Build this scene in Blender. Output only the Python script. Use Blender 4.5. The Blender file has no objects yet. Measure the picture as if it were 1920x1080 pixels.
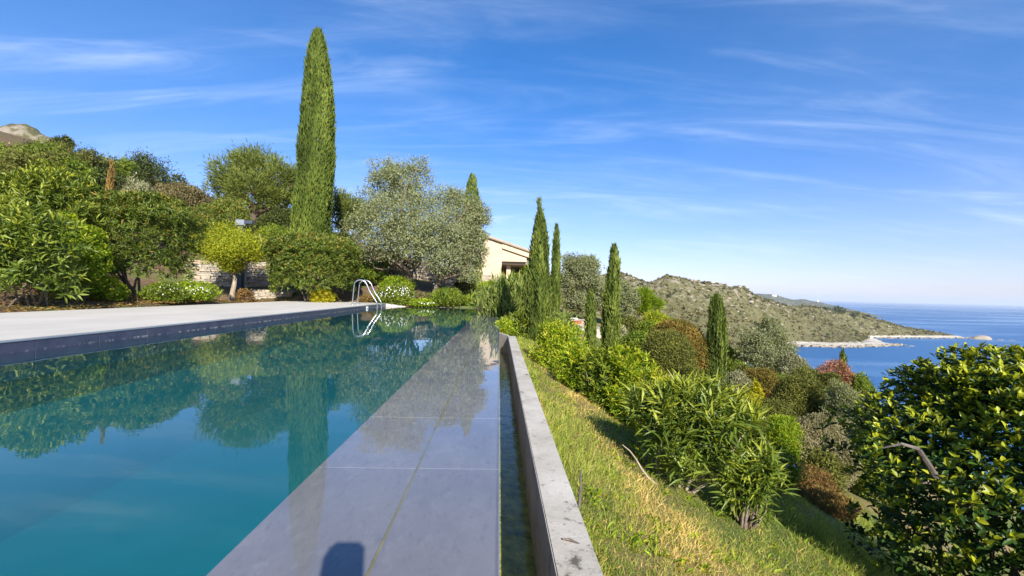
import bpy, bmesh, math, random
import numpy as np
from mathutils import Vector, Matrix

# ------------------------------------------------------------------ camera
F = 853.0                                    # focal length in photo pixels (16 mm on 36 mm)
EYE = np.array([0.0, 0.0, 0.6])
ROLL = 0.0235
sc = bpy.context.scene
C = sc.collection
def nrm(v):
    v = np.asarray(v, float); return v / np.linalg.norm(v)
_dY = nrm([936 - 960, -(548 - 540), -F])     # pool direction in camera axes
_Z = nrm(np.cross([1, -ROLL, 0], _dY))
_X = np.cross(_dY, _Z)
RW = np.array([_X, _dY, _Z])                 # rows: world axes in camera coords -> world = RW @ cam
cam_d = bpy.data.cameras.new('camera'); cam = bpy.data.objects.new('camera', cam_d); C.objects.link(cam)
cam_d.sensor_width = 36; cam_d.lens = 36 * F / 1920
cam_d.clip_start = 0.02; cam_d.clip_end = 60000
M4 = Matrix([list(RW[0]) + [EYE[0]], list(RW[1]) + [EYE[1]], list(RW[2]) + [EYE[2]], [0, 0, 0, 1]])
cam.matrix_world = M4
sc.camera = cam

def ray(px, py):
    return RW @ np.array([px - 960, -(py - 540), -F], float)
def W(px, py, Y):
    d = ray(px, py); return EYE + d * (Y / d[1])
def hor(px):
    return 548 + ROLL * (px - 936)

# ------------------------------------------------------------------ sky, sun, exposure
SUN_EL, SUN_AZ = math.radians(31), math.radians(15)
sun_dir = Vector((math.sin(SUN_AZ) * math.cos(SUN_EL), -math.cos(SUN_AZ) * math.cos(SUN_EL), math.sin(SUN_EL)))
sl = bpy.data.lights.new('sun', 'SUN'); sl.energy = 5.0; sl.angle = math.radians(0.53); sl.color = (1.0, 0.95, 0.86)
so = bpy.data.objects.new('sun', sl); C.objects.link(so); so.location = (20, -60, 60)
so.rotation_euler = (-sun_dir).to_track_quat('-Z', 'Y').to_euler()
world = bpy.data.worlds.new('World'); sc.world = world; world.use_nodes = True
wt = world.node_tree; wt.nodes.clear()
def wn(t, **k):
    n = wt.nodes.new(t)
    for a, b in k.items(): setattr(n, a, b)
    return n
def wmath(op, a, b=None):
    n = wn('ShaderNodeMath', operation=op)
    for i, v in enumerate((a, b)):
        if v is None: continue
        if isinstance(v, (int, float)): n.inputs[i].default_value = v
        else: wt.links.new(v, n.inputs[i])
    return n.outputs[0]
sky = wn('ShaderNodeTexSky', sky_type='NISHITA', sun_disc=False)
sky.sun_elevation = SUN_EL; sky.sun_rotation = math.pi - SUN_AZ
sky.altitude = 50; sky.air_density = 1.0; sky.dust_density = 0.35; sky.ozone_density = 1.5
hs = wn('ShaderNodeHueSaturation'); hs.inputs['Saturation'].default_value = 1.05; hs.inputs['Value'].default_value = 1.0
tc = wn('ShaderNodeTexCoord'); sp = wn('ShaderNodeSeparateXYZ'); wt.links.new(tc.outputs['Generated'], sp.inputs[0])
lowf = wn('ShaderNodeMapRange', interpolation_type='SMOOTHERSTEP'); wt.links.new(sp.outputs[2], lowf.inputs[0]); lowf.inputs[1].default_value = -0.05; lowf.inputs[2].default_value = 0.5
tint = wn('ShaderNodeMix', data_type='RGBA'); wt.links.new(lowf.outputs[0], tint.inputs[0]); tint.inputs[6].default_value = (0.80, 0.80, 1.14, 1); tint.inputs[7].default_value = (0.35, 0.73, 1.18, 1)
tm = wn('ShaderNodeMix', data_type='RGBA', blend_type='MULTIPLY'); tm.inputs[0].default_value = 1.0
wt.links.new(sky.outputs[0], tm.inputs[6]); wt.links.new(tint.outputs[2], tm.inputs[7]); wt.links.new(tm.outputs[2], hs.inputs['Color'])
zz = wmath('ADD', wmath('MAXIMUM', sp.outputs[2], 0.0), 0.16)
cb = wn('ShaderNodeCombineXYZ')
wt.links.new(wmath('DIVIDE', sp.outputs[0], zz), cb.inputs[0]); wt.links.new(wmath('DIVIDE', sp.outputs[1], zz), cb.inputs[1])
def cirrus(rot, scale, lo, hi, seed, nscale=1.6, dist=0.9):
    mp = wn('ShaderNodeMapping'); wt.links.new(cb.outputs[0], mp.inputs[0])
    mp.inputs['Rotation'].default_value = (0, 0, rot); mp.inputs['Scale'].default_value = scale; mp.inputs['Location'].default_value = (seed, seed * 0.7, 0)
    n = wn('ShaderNodeTexNoise'); wt.links.new(mp.outputs[0], n.inputs['Vector'])
    n.inputs['Scale'].default_value = nscale; n.inputs['Detail'].default_value = 9; n.inputs['Roughness'].default_value = 0.62; n.inputs['Distortion'].default_value = dist
    r = wn('ShaderNodeMapRange', interpolation_type='SMOOTHSTEP'); wt.links.new(n.outputs[0], r.inputs[0])
    r.inputs[1].default_value = lo; r.inputs[2].default_value = hi
    return r.outputs[0]
c1 = cirrus(0.75, (0.5, 2.2, 1), 0.44, 0.80, 12.4, 1.3, 1.3)
c2 = cirrus(-0.25, (0.5, 3.2, 1), 0.50, 0.85, 9.1, 1.1)
veil = cirrus(0.2, (0.35, 0.6, 1), 0.36, 0.68, 21.0, 0.9, 0.3)
cl = wmath('MULTIPLY', wmath('ADD', wmath('MULTIPLY', c1, 0.42), wmath('MULTIPLY', c2, 0.26)), wmath('ADD', wmath('MULTIPLY', veil, 0.6), 0.4))
cl = wmath('ADD', cl, wmath('MULTIPLY', veil, 0.07))
mixc = wn('ShaderNodeMix', data_type='RGBA'); wt.links.new(wmath('MINIMUM', cl, 0.6), mixc.inputs[0])
wt.links.new(hs.outputs[0], mixc.inputs[6]); mixc.inputs[7].default_value = (6.2, 7.2, 8.8, 1)
bg = wn('ShaderNodeBackground'); bg.inputs[1].default_value = 0.085
wt.links.new(mixc.outputs[2], bg.inputs[0])
wo = wn('ShaderNodeOutputWorld'); wt.links.new(bg.outputs[0], wo.inputs[0])
sc.view_settings.view_transform = 'Standard'; sc.view_settings.look = 'None'
sc.view_settings.exposure = 0.95; sc.view_settings.gamma = 1.0; sc.view_settings.use_curve_mapping = False
sc.render.engine = 'CYCLES'
sc.cycles.max_bounces = 7; sc.cycles.diffuse_bounces = 4; sc.cycles.glossy_bounces = 3; sc.cycles.transparent_max_bounces = 16
sc.cycles.transmission_bounces = 3
sc.cycles.caustics_reflective = False; sc.cycles.caustics_refractive = False
sc.cycles.use_denoising = True

rng = np.random.default_rng(7); random.seed(7)

# ------------------------------------------------------------------ helpers: materials
MATS = {}
class NT:
    def __init__(s, name):
        s.m = bpy.data.materials.new(name); s.m.use_nodes = True; s.t = s.m.node_tree; s.t.nodes.clear()
        s.out = s.n('ShaderNodeOutputMaterial'); MATS[name] = s.m
    def n(s, t, **k):
        o = s.t.nodes.new(t)
        for a, b in k.items(): setattr(o, a, b)
        return o
    def set(s, sock, v):
        if hasattr(v, 'node'): s.t.links.new(v, sock)
        else: sock.default_value = v
    def noise(s, scale, detail=4, rough=0.55, vec=None, dist=0.0, stretch=None):
        o = s.n('ShaderNodeTexNoise'); o.inputs['Scale'].default_value = scale; o.inputs['Detail'].default_value = detail
        o.inputs['Roughness'].default_value = rough; o.inputs['Distortion'].default_value = dist
        if vec is None: vec = s.pos()
        if stretch:
            mp = s.n('ShaderNodeMapping'); s.t.links.new(vec, mp.inputs[0]); mp.inputs['Scale'].default_value = stretch; vec = mp.outputs[0]
        s.t.links.new(vec, o.inputs['Vector']); return o.outputs[0]
    def pos(s):
        if not hasattr(s, '_p'): s._p = s.n('ShaderNodeNewGeometry').outputs['Position']
        return s._p
    def ramp(s, fac, stops, interp='LINEAR'):
        o = s.n('ShaderNodeValToRGB'); s.t.links.new(fac, o.inputs[0]); e = o.color_ramp.elements; o.color_ramp.interpolation = interp
        while len(e) < len(stops): e.new(0.5)
        for i, (p, c) in enumerate(stops): e[i].position = p; e[i].color = (*c, 1) if len(c) == 3 else c
        return o.outputs[0]
    def mix(s, f, a, b, blend='MIX'):
        o = s.n('ShaderNodeMix', data_type='RGBA', blend_type=blend)
        s.set(o.inputs[0], f); 
        for i, v in ((6, a), (7, b)):
            s.set(o.inputs[i], (*v, 1) if isinstance(v, tuple) and len(v) == 3 else v)
        return o.outputs[2]
    def math(s, op, a, b=0.0, clamp=False):
        o = s.n('ShaderNodeMath', operation=op, use_clamp=clamp); s.set(o.inputs[0], a); s.set(o.inputs[1], b); return o.outputs[0]
    def mapr(s, v, a, b, c=0.0, d=1.0):
        o = s.n('ShaderNodeMapRange'); s.set(o.inputs[0], v)
        for i, x in enumerate((a, b, c, d)): o.inputs[i + 1].default_value = x
        return o.outputs[0]
    def bump(s, h, strength=0.3, dist=0.01, normal=None):
        o = s.n('ShaderNodeBump'); o.inputs['Strength'].default_value = strength; o.inputs['Distance'].default_value = dist
        s.t.links.new(h, o.inputs['Height'])
        if normal is not None: s.t.links.new(normal, o.inputs['Normal'])
        return o.outputs[0]
    def bsdf(s, col, rough=0.6, spec=0.5, normal=None, metal=0.0):
        o = s.n('ShaderNodeBsdfPrincipled'); s.set(o.inputs['Base Color'], (*col, 1) if isinstance(col, tuple) and len(col) == 3 else col)
        s.set(o.inputs['Roughness'], rough); o.inputs['Specular IOR Level'].default_value = spec; o.inputs['Metallic'].default_value = metal
        if normal is not None: s.t.links.new(normal, o.inputs['Normal'])
        return o.outputs[0]
    def done(s, sh):
        s.t.links.new(sh, s.out.inputs['Surface']); return s.m

def plain(name, a, b, scale=6.0, rough=0.7, spec=0.3, bump=0.2, bscale=None, bdist=0.01, detail=6, stretch=None, metal=0.0):
    t = NT(name); n = t.noise(scale, detail, 0.62, stretch=stretch)
    n2 = t.noise(bscale or scale * 6, 4, 0.6)
    col = t.ramp(n, [(0.3, a), (0.7, b)])
    return t.done(t.bsdf(col, rough, spec, t.bump(n2, bump, bdist), metal))

def foliage(name, dark, mid, light, young=(0.35, 0.45, 0.05), rough=0.5, transl=0.3, spec=0.35, back=None):
    t = NT(name); bk = lambda c, k=1.0: (c[0] * 1.78 * k, c[1] * 1.45 * k, c[2] * 1.0 * k)
    dark, mid, light, young = bk(dark), bk(mid), bk(light), bk(young, .72)
    at = t.n('ShaderNodeAttribute', attribute_name='leaf'); s = t.n('ShaderNodeSeparateColor'); t.t.links.new(at.outputs['Color'], s.inputs[0])
    col = t.ramp(s.outputs[0], [(0.0, dark), (0.5, mid), (1.0, light)])
    col = t.mix(s.outputs[1], col, young)
    big = t.noise(1.3, 2); col = t.mix(t.mapr(big, 0.3, 0.7, 0.0, 0.35), col, t.mix(0.5, col, light))
    if back:
        g = t.n('ShaderNodeNewGeometry'); col = t.mix(t.math('MULTIPLY', g.outputs['Backfacing'], 0.75), col, back)
    p = t.bsdf(col, rough, spec)
    tr = t.n('ShaderNodeBsdfTranslucent'); t.t.links.new(t.mix(0.6, col, t.mix(1.0, col, (1.0, 0.95, 0.35), 'MULTIPLY')), tr.inputs[0])
    mx = t.n('ShaderNodeMixShader'); mx.inputs[0].default_value = transl + .14
    t.t.links.new(p, mx.inputs[1]); t.t.links.new(tr.outputs[0], mx.inputs[2])
    return t.done(mx.outputs[0])

# ------------------------------------------------------------------ helpers: objects
def tag(o, label=None, cat=None, group=None, kind=None):
    if label: o['label'] = label
    if cat: o['category'] = cat
    if group: o['group'] = group
    if kind: o['kind'] = kind
    return o
def empty(name, loc, label=None, cat=None, group=None, kind=None):
    o = bpy.data.objects.new(name, None); C.objects.link(o); o.location = Vector(loc); o.empty_display_size = 0.2
    return tag(o, label, cat, group, kind)
def link(name, me, mat=None, parent=None, kind=None, smooth=False):
    if mat is not None and not me.materials: me.materials.append(MATS[mat])
    o = bpy.data.objects.new(name, me); C.objects.link(o)
    if parent is not None:
        o.parent = parent; o.matrix_parent_inverse = Matrix.Translation(-parent.location) if parent.parent is None else Matrix.Identity(4)
    if smooth: me.polygons.foreach_set('use_smooth', [True] * len(me.polygons))
    if kind: o['kind'] = kind
    return o
def mesh_np(name, V, loops, starts, leaf=None):
    me = bpy.data.meshes.new(name)
    V = np.asarray(V, np.float32); loops = np.asarray(loops, np.int32).ravel(); starts = np.asarray(starts, np.int32)
    me.vertices.add(len(V)); me.vertices.foreach_set('co', V.ravel())
    me.loops.add(len(loops)); me.loops.foreach_set('vertex_index', loops)
    me.polygons.add(len(starts)); me.polygons.foreach_set('loop_start', starts)
    me.update(calc_edges=True)
    if leaf is not None:
        a = me.attributes.new('leaf', 'FLOAT_COLOR', 'POINT'); a.data.foreach_set('color', np.asarray(leaf, np.float32).ravel())
    return me
def mesh_py(name, V, Fc):
    me = bpy.data.meshes.new(name); me.from_pydata([tuple(map(float, v)) for v in V], [], Fc); me.update(); return me

# leaf templates: verts (x width, y length, z lift) and faces of equal size
T_DIA = (np.array([[0, 0, 0], [-.5, .5, .10], [0, 1, -.04], [.5, .5, .10]]), [[0, 1, 2], [0, 2, 3]])
T_LEAF = (np.array([[0, 0, 0], [0, .5, -.02], [0, 1, -.12], [-.36, .28, .05], [-.5, .58, .07], [-.3, .85, .0], [.36, .28, .05], [.5, .58, .07], [.3, .85, .0]]),
          [[0, 1, 3], [3, 1, 4], [4, 1, 5], [5, 1, 2], [0, 6, 1], [6, 7, 1], [7, 8, 1], [8, 2, 1]])
T_LONG = (np.array([[0, 0, 0], [0, .45, .02], [0, 1, -.16], [-.42, .25, .05], [-.5, .5, .05], [-.3, .78, -.04], [.42, .25, .05], [.5, .5, .05], [.3, .78, -.04]]),
          [[0, 1, 3], [3, 1, 4], [4, 1, 5], [5, 1, 2], [0, 6, 1], [6, 7, 1], [7, 8, 1], [8, 2, 1]])
T_GRASS = (np.array([[-.5, 0, 0], [.5, 0, 0], [-.38, .5, .10], [.38, .5, .10], [0, 1, .42]]), [[0, 1, 3], [0, 3, 2], [2, 3, 4]])

def unit(a): return a / np.maximum(np.linalg.norm(a, axis=-1, keepdims=True), 1e-9)
def frames(D, Nn):
    D = unit(D); X = np.cross(D, Nn); X = unit(X); Z = np.cross(X, D); return X, D, Z
def leaves_mesh(name, P, D, Nn, L, Wd, R, G, tmpl=T_DIA):
    tv, tf = tmpl; n = len(P); k = len(tv); X, Y, Z = frames(D, Nn)
    V = (P[:, None, :] + X[:, None, :] * (tv[None, :, 0:1] * Wd[:, None, None]) + Y[:, None, :] * (tv[None, :, 1:2] * L[:, None, None])
         + Z[:, None, :] * (tv[None, :, 2:3] * L[:, None, None]))
    tf = np.array(tf); f = tf.shape[0]
    loops = (np.arange(n)[:, None, None] * k + tf[None]).reshape(-1)
    col = np.zeros((n, k, 4)); col[..., 0] = R[:, None]; col[..., 1] = G[:, None]; col[..., 2] = tv[None, :, 1]; col[..., 3] = 1
    return mesh_np(name, V.reshape(-1, 3), loops, np.arange(n * f) * 3, col.reshape(-1, 4))

def lump_fn(freq, n=10, seed=None):
    r = np.random.default_rng(seed); k = r.normal(size=(n, 3)) * freq; ph = r.uniform(0, 6.28, n); a = r.uniform(.5, 1, n); a /= np.sqrt((a ** 2).sum() / 2)
    return lambda p: (np.cos(p @ k.T + ph) * a).sum(-1) * 0.7
def rdir(n): return unit(rng.normal(size=(n, 3)))

def tube_mesh(name, lines, sides=6):
    V, Fc = [], []
    for pts, rad in lines:
        pts = [np.asarray(p, float) for p in pts]; base = len(V)
        for i, p in enumerate(pts):
            t = pts[min(i + 1, len(pts) - 1)] - pts[max(i - 1, 0)]; t = t / max(np.linalg.norm(t), 1e-9)
            a = np.cross(t, [0.31, 0.83, 0.12] if abs(t[2]) > .8 else [0, 0, 1]); a /= np.linalg.norm(a); b = np.cross(t, a)
            for j in range(sides):
                th = 2 * math.pi * j / sides; V.append(p + (a * math.cos(th) + b * math.sin(th)) * rad[i])
        for i in range(len(pts) - 1):
            for j in range(sides):
                q = base + i * sides; Fc.append((q + j, q + (j + 1) % sides, q + sides + (j + 1) % sides, q + sides + j))
        Fc.append(tuple(base + j for j in reversed(range(sides)))); e = base + (len(pts) - 1) * sides; Fc.append(tuple(e + j for j in range(sides)))
    return mesh_py(name, V, Fc)
def curvy(a, b, n=5, wob=0.1):
    a, b = np.asarray(a, float), np.asarray(b, float); L = np.linalg.norm(b - a); out = []
    o = rng.normal(size=3) * wob * L; o2 = rng.normal(size=3) * wob * L * .5
    for i in range(n):
        t = i / (n - 1); out.append(a + (b - a) * t + o * math.sin(t * math.pi) + o2 * math.sin(2 * t * math.pi))
    return out
def box_mesh(name, x0, x1, y0, y1, z0, z1, bevel=0.0, seg=2):
    bm = bmesh.new(); bmesh.ops.create_cube(bm, size=1)
    for v in bm.verts: v.co = Vector(((x0 + x1) / 2 + v.co.x * (x1 - x0), (y0 + y1) / 2 + v.co.y * (y1 - y0), (z0 + z1) / 2 + v.co.z * (z1 - z0)))
    if bevel: bmesh.ops.bevel(bm, geom=bm.edges[:], offset=bevel, segments=seg, affect='EDGES')
    me = bpy.data.meshes.new(name); bm.to_mesh(me); bm.free(); return me
def prism_mesh(name, poly, y0, y1):          # polygon in (x,z), extruded along y
    n = len(poly); V = [(x, y0, z) for x, z in poly] + [(x, y1, z) for x, z in poly]
    Fc = [tuple(range(n)), tuple(range(2 * n - 1, n - 1, -1))] + [(i, i + n, (i + 1) % n + n, (i + 1) % n) for i in range(n)]
    me = mesh_py(name, V, Fc)
    bm = bmesh.new(); bm.from_mesh(me); bmesh.ops.recalc_face_normals(bm, faces=bm.faces[:]); bm.to_mesh(me); bm.free(); return me

# ------------------------------------------------------------------ terrain
POOL_L, POOL_END, DECK_Z, DECK_BACK = -4.04, 16.4, 0.10, -7.7
CTRL = [(.29, -6, -.25), (.29, 1, -.25), (.29, 4, -.24), (.29, 8, -.22), (.4, 13, -.15), (.4, 17, .0),
        (1.05, -4, -.6), (1.05, 2.4, -.58), (1.0, 6, -.5), (1.0, 10, -.55), (1.4, 16, -.45), (2.4, 2.5, -1.2), (2.4, -3, -1.2), (2.4, 7, -1.0), (3.9, 6, -1.85), (4.0, 2, -2.05),
        (4.8, 10, -1.7), (5.6, 8, -2.45), (6.5, 4, -3.0), (6, -4, -3.0), (4.0, 16, -1.25), (5.2, 14, -1.65), (3.0, 18, -.72), (3.2, 22, -.7), (4, 25, -.6), (8, 22, -1.6),
        (8.5, 14, -2.9), (11.7, 20, -2.75), (14.9, 18, -3.8), (12, 12, -4.6), (12, 4, -6.0), (20, 26, -6.5), (18, 8, -9), (26, 18, -11), (34, 34, -14), (20, 40, -6), (12, 34, -2.5),
        (60, 50, -26), (60, 0, -32), (40, -30, -28), (40, 80, -20), (90, 90, -40), (110, 20, -50), (110, 150, -46), (20, 120, -18), (60, 200, -40), (0, 90, -2), (-10, 200, 2),
        (-4, -6, -.1), (-7.8, 0, .08), (-7.8, 8, .1), (-7.8, 14, .12), (-9, 9, .2), (-9.5, 14, .2), (-12, 10, .7), (-13, 15, .6), (-12, 18.0, .3), (-9.8, 18.0, .2), (-12.6, 20.3, 1.7), (-9.6, 20.3, 1.6),
        (-8, 17.5, .2), (-6, 17.5, .15), (-4, 17.2, .1), (-3.9, 19, .6), (-1.5, 17.5, .1), (-1.5, 21, .6), (0, 26, .65), (2, 28, .4), (-3, 28, 1.3), (-8.7, 22, 1.8), (-12.5, 26, 3.3), (-7, 27, 2.6),
        (-16, 14, 1.8), (-20, 20, 3.2), (-27, 30, 5.2), (-22, 38, 6.5), (-34, 30, 8), (-40, 40, 12), (-30, 50, 9), (-14, 42, 5), (-60, 50, 18), (-60, 10, 12), (-25, 0, 3), (-60, -30, 10), (-20, -20, 0.5),
        (-100, 100, 24), (-40, 100, 12), (-150, 0, 20), (-150, 200, 35), (0, -40, -1), (-60, 250, 15)]
_cp = np.array([c[:2] for c in CTRL], float); _cz = np.array([c[2] for c in CTRL], float)
def _tps(r): return r ** 2 * np.log(np.maximum(r, 1e-9))
_n = len(_cp); _A = np.zeros((_n + 3, _n + 3)); _A[:_n, :_n] = _tps(np.linalg.norm(_cp[:, None] - _cp[None], axis=-1)) + np.eye(_n) * 0.05
_A[:_n, _n] = 1; _A[:_n, _n + 1:] = _cp; _A[_n, :_n] = 1; _A[_n + 1:, :_n] = _cp.T
_w = np.linalg.solve(_A, np.concatenate([_cz, np.zeros(3)]))
_tl = lump_fn(.9, 8, 3); _tl2 = lump_fn(3.0, 8, 4)
def terr(x, y):
    x = np.asarray(x, float); y = np.asarray(y, float); P = np.stack([x.ravel(), y.ravel()], 1)
    z = _tps(np.linalg.norm(P[:, None] - _cp[None], axis=-1)) @ _w[:_n] + _w[_n] + P @ _w[_n + 1:]
    z = np.clip(z, -55, 40)
    P3 = np.concatenate([P, P[:, :1] * 0], 1)
    flat = np.clip((np.abs(P[:, 0] + 3.7) - 4.0) / 1.5, 0, 1)
    z = z + (0.05 * _tl(P3) + 0.018 * _tl2(P3)) * flat
    return z.reshape(x.shape)
def tz(x, y): return float(terr(np.array([x]), np.array([y]))[0])

def hit(px, py):
    d = ray(px, py); lo, hi = .3, 60.0; ts = np.geomspace(.6, 80, 900); p = EYE + d / d[1] * ts[:, None]; k = np.argmax(p[:, 2] < terr(p[:, 0], p[:, 1])); return p[k]

# ------------------------------------------------------------------ materials of the setting
def m_ground():
    t = NT('ground'); n1 = t.noise(.8, 5); n2 = t.noise(9, 8, .7); n3 = t.noise(60, 5, .7)
    soil = t.ramp(n2, [(.3, (.085, .055, .032)), (.55, (.15, .10, .06)), (.75, (.24, .18, .10))])
    dry = t.ramp(n3, [(.3, (.16, .11, .045)), (.6, (.30, .23, .09)), (.8, (.40, .33, .16))])
    grn = t.ramp(n3, [(.3, (.05, .08, .02)), (.7, (.14, .17, .045))])
    lawn = t.mix(t.mapr(n1, .42, .58), dry, grn)
    s = t.n('ShaderNodeSeparateXYZ'); t.t.links.new(t.pos(), s.inputs[0])
    f = t.math('ADD', s.outputs[0], t.math('MULTIPLY', t.noise(.5, 3), 4.0)); right = t.mapr(f, 1.0, 2.2)
    col = t.mix(right, t.mix(t.mapr(n1, .52, .66), soil, grn), lawn)
    return t.done(t.bsdf(col, .95, .1, t.bump(n3, .6, .03, t.bump(n2, .6, .06))))
m_ground()
def m_tile():
    t = NT('slate_tile'); n = t.noise(3.0, 7, .68, stretch=(1, .5, 1)); n2 = t.noise(120, 4, .75); n3 = t.noise(22, 8, .78, stretch=(1, .45, 1)); n4 = t.noise(60, 5, .7, stretch=(1, .3, 1))
    o = t.n('ShaderNodeObjectInfo')
    col = t.ramp(n, [(.25, (.150, .140, .156)), (.5, (.190, .178, .192)), (.75, (.230, .215, .225))])
    col = t.mix(t.mapr(n3, .52, .72, 0, .35), col, (.34, .32, .325)); col = t.mix(t.mapr(n4, .30, .46, .45, 0), col, (.09, .083, .10))
    col = t.mix(t.mapr(o.outputs['Random'], 0, 1, 0, .18), col, (.10, .093, .107))
    col = t.mix(t.mapr(n2, .66, .74, 0, .7), col, (.52, .50, .46))
    return t.done(t.bsdf(col, .55, .3, t.bump(n2, .12, .004)))
m_tile()
def m_wall_tile():
    t = NT('pool_wall_tile'); n = t.noise(7, 6, .65); n3 = t.noise(40, 5, .7)
    col = t.ramp(n, [(.3, (.045, .05, .085)), (.7, (.085, .085, .125))])
    s = t.n('ShaderNodeSeparateXYZ'); t.t.links.new(t.pos(), s.inputs[0])
    zz_ = t.math('ABSOLUTE', t.math('SUBTRACT', s.outputs[2], .006)); lime = t.math('MULTIPLY', t.mapr(zz_, 0, .008, 1, 0), t.mapr(t.noise(13, 4, .7), .5, .6), True)
    col = t.mix(t.math('MULTIPLY', lime, .8), col, (.5, .48, .42))
    col = t.mix(t.mapr(n3, .62, .75, 0, .3), col, (.2, .2, .22))
    return t.done(t.bsdf(col, .4, .4))
m_wall_tile()
def m_basin():
    t = NT('pool_basin'); n = t.noise(2.2, 4)
    return t.done(t.bsdf(t.ramp(n, [(.3, (.20, .32, .34)), (.7, (.26, .38, .40))]), .7, .2))
m_basin()
plain('grout', (.15, .13, .05), (.24, .21, .10), 8, .9, .1)
def m_water(name, scale, strength, vol=None, dist=.01, pw=4.3):
    t = NT(name)
    h = t.noise(scale, 3, .5, stretch=(.6, 1.0, 1)); h2 = t.noise(scale * .23, 2, .5)
    b = t.bump(t.math('ADD', h, t.math('MULTIPLY', h2, 2.0)), strength, dist)
    gi = t.n('ShaderNodeNewGeometry'); dt = t.n('ShaderNodeVectorMath', operation='DOT_PRODUCT'); t.t.links.new(gi.outputs['Incoming'], dt.inputs[0]); t.t.links.new(b, dt.inputs[1])
    fr = t.math('POWER', t.math('SUBTRACT', 1.0, t.math('ABSOLUTE', dt.outputs['Value']), True), pw)
    fr = t.math('ADD', t.math('MULTIPLY', fr, .98), .02, True)
    tr = t.n('ShaderNodeBsdfTransparent'); tr.inputs[0].default_value = (1, 1, 1, 1)
    gl = t.n('ShaderNodeBsdfGlossy'); gl.inputs['Roughness'].default_value = 0.0; t.t.links.new(b, gl.inputs['Normal'])
    mx = t.n('ShaderNodeMixShader'); t.t.links.new(fr, mx.inputs[0]); t.t.links.new(tr.outputs[0], mx.inputs[1]); t.t.links.new(gl.outputs[0], mx.inputs[2])
    if vol:
        v = t.n('ShaderNodeVolumeAbsorption'); v.inputs[0].default_value = (*vol[0], 1); v.inputs[1].default_value = vol[1]
        v2 = t.n('ShaderNodeVolumeScatter'); v2.inputs[0].default_value = (*vol[2], 1); v2.inputs[1].default_value = vol[3]; v2.inputs['Anisotropy'].default_value = 0.2
        ad = t.n('ShaderNodeAddShader'); t.t.links.new(v.outputs[0], ad.inputs[0]); t.t.links.new(v2.outputs[0], ad.inputs[1]); t.t.links.new(ad.outputs[0], t.out.inputs['Volume'])
    return t.done(mx.outputs[0])
m_water('pool_water', 5.0, .055, ((.02, .80, .82), .95, (.22, .88, .95), .15))
m_water('channel_water', 34.0, .16, None, .010, 5.5)
def m_deck():
    t = NT('deck_stone'); n = t.noise(1.4, 6, .6, stretch=(1, .5, 1)); n2 = t.noise(30, 6, .7); n3 = t.noise(5, 3)
    col = t.ramp(n, [(.3, (.44, .405, .35)), (.7, (.53, .49, .43))])
    col = t.mix(t.mapr(n2, .6, .8, 0, .35), col, (.42, .38, .33)); col = t.mix(t.mapr(n3, .62, .7, 0, .10), col, (.45, .42, .38))
    return t.done(t.bsdf(col, .8, .2, t.bump(n2, .15, .004)))
m_deck()
def m_concrete():
    t = NT('concrete'); n = t.noise(3.2, 7, .65); n2 = t.noise(70, 6, .7); n3 = t.noise(9, 9, .78, dist=.6); n4 = t.noise(24, 8, .8); n5 = t.noise(160, 3, .7)
    col = t.ramp(n, [(.28, (.30, .265, .21)), (.5, (.42, .38, .32)), (.72, (.52, .48, .42))])
    col = t.mix(t.mapr(n3, .55, .68, 0, .55), col, (.24, .21, .17)); col = t.mix(t.mapr(t.math('MULTIPLY', n3, t.math('MULTIPLY', n4, 2.0)), .58, .72, 0, .9), col, (.075, .065, .05))
    col = t.mix(t.mapr(n2, .62, .72, 0, .45), col, (.2, .18, .15)); col = t.mix(t.mapr(n5, .64, .72, 0, .6), col, (.10, .09, .07))
    return t.done(t.bsdf(col, .85, .2, t.bump(n5, .25, .003, t.bump(n2, .35, .006))))
m_concrete()
plain('channel_algae', (.10, .125, .02), (.48, .52, .09), 14, .8, .3, .8, 40, .03, 8)
plain('plaster', (.52, .40, .28), (.58, .46, .325), 1.2, .9, .1, .1, 40, .004)
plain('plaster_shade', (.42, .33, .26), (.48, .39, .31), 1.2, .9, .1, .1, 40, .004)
plain('stone_a', (.26, .22, .165), (.46, .40, .31), 5, .9, .2, .5, 22, .02)
plain('stone_b', (.19, .165, .13), (.36, .32, .26), 5, .9, .2, .5, 22, .02)
plain('stone_c', (.34, .25, .16), (.50, .39, .27), 5, .9, .2, .5, 22, .02)
plain('mortar', (.05, .042, .03), (.11, .09, .07), 5, .95, .1, .5, 22, .02)
plain('bark', (.10, .07, .05), (.26, .20, .15), 9, .95, .1, .8, 30, .02, stretch=(1, 1, .25))
plain('bark_pale', (.24, .18, .12), (.46, .38, .28), 9, .95, .1, .7, 30, .02, stretch=(1, 1, .25))
plain('bark_pine', (.20, .12, .085), (.38, .26, .19), 8, .95, .1, .8, 24, .03, stretch=(1, 1, .3))
plain('bark_grey', (.08, .065, .055), (.22, .19, .165), 14, .95, .1, .8, 40, .01, stretch=(1, 1, .4))
plain('dark_metal', (.035, .045, .06), (.06, .07, .09), 3, .45, .5, .05)
plain('cap_metal', (.18, .20, .23), (.24, .26, .29), 3, .4, .5, .05)
plain('steel', (.60, .60, .58), (.72, .72, .70), 9, .22, .5, .03, metal=1.0)
plain('white_plastic', (.75, .75, .74), (.82, .82, .80), 3, .5, .4, .05)
plain('roof_tile', (.30, .22, .15), (.42, .33, .24), 6, .85, .2, .4)
plain('paving', (.34, .29, .25), (.46, .41, .36), 2, .9, .1, .3)
plain('red_fabric', (.45, .10, .06), (.60, .20, .12), 5, .9, .1)
plain('white_wall', (.72, .72, .70), (.80, .80, .78), 2, .8, .2)
t = NT('window_glass'); t.done(t.bsdf((.012, .014, .018), .06, .5))
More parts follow.
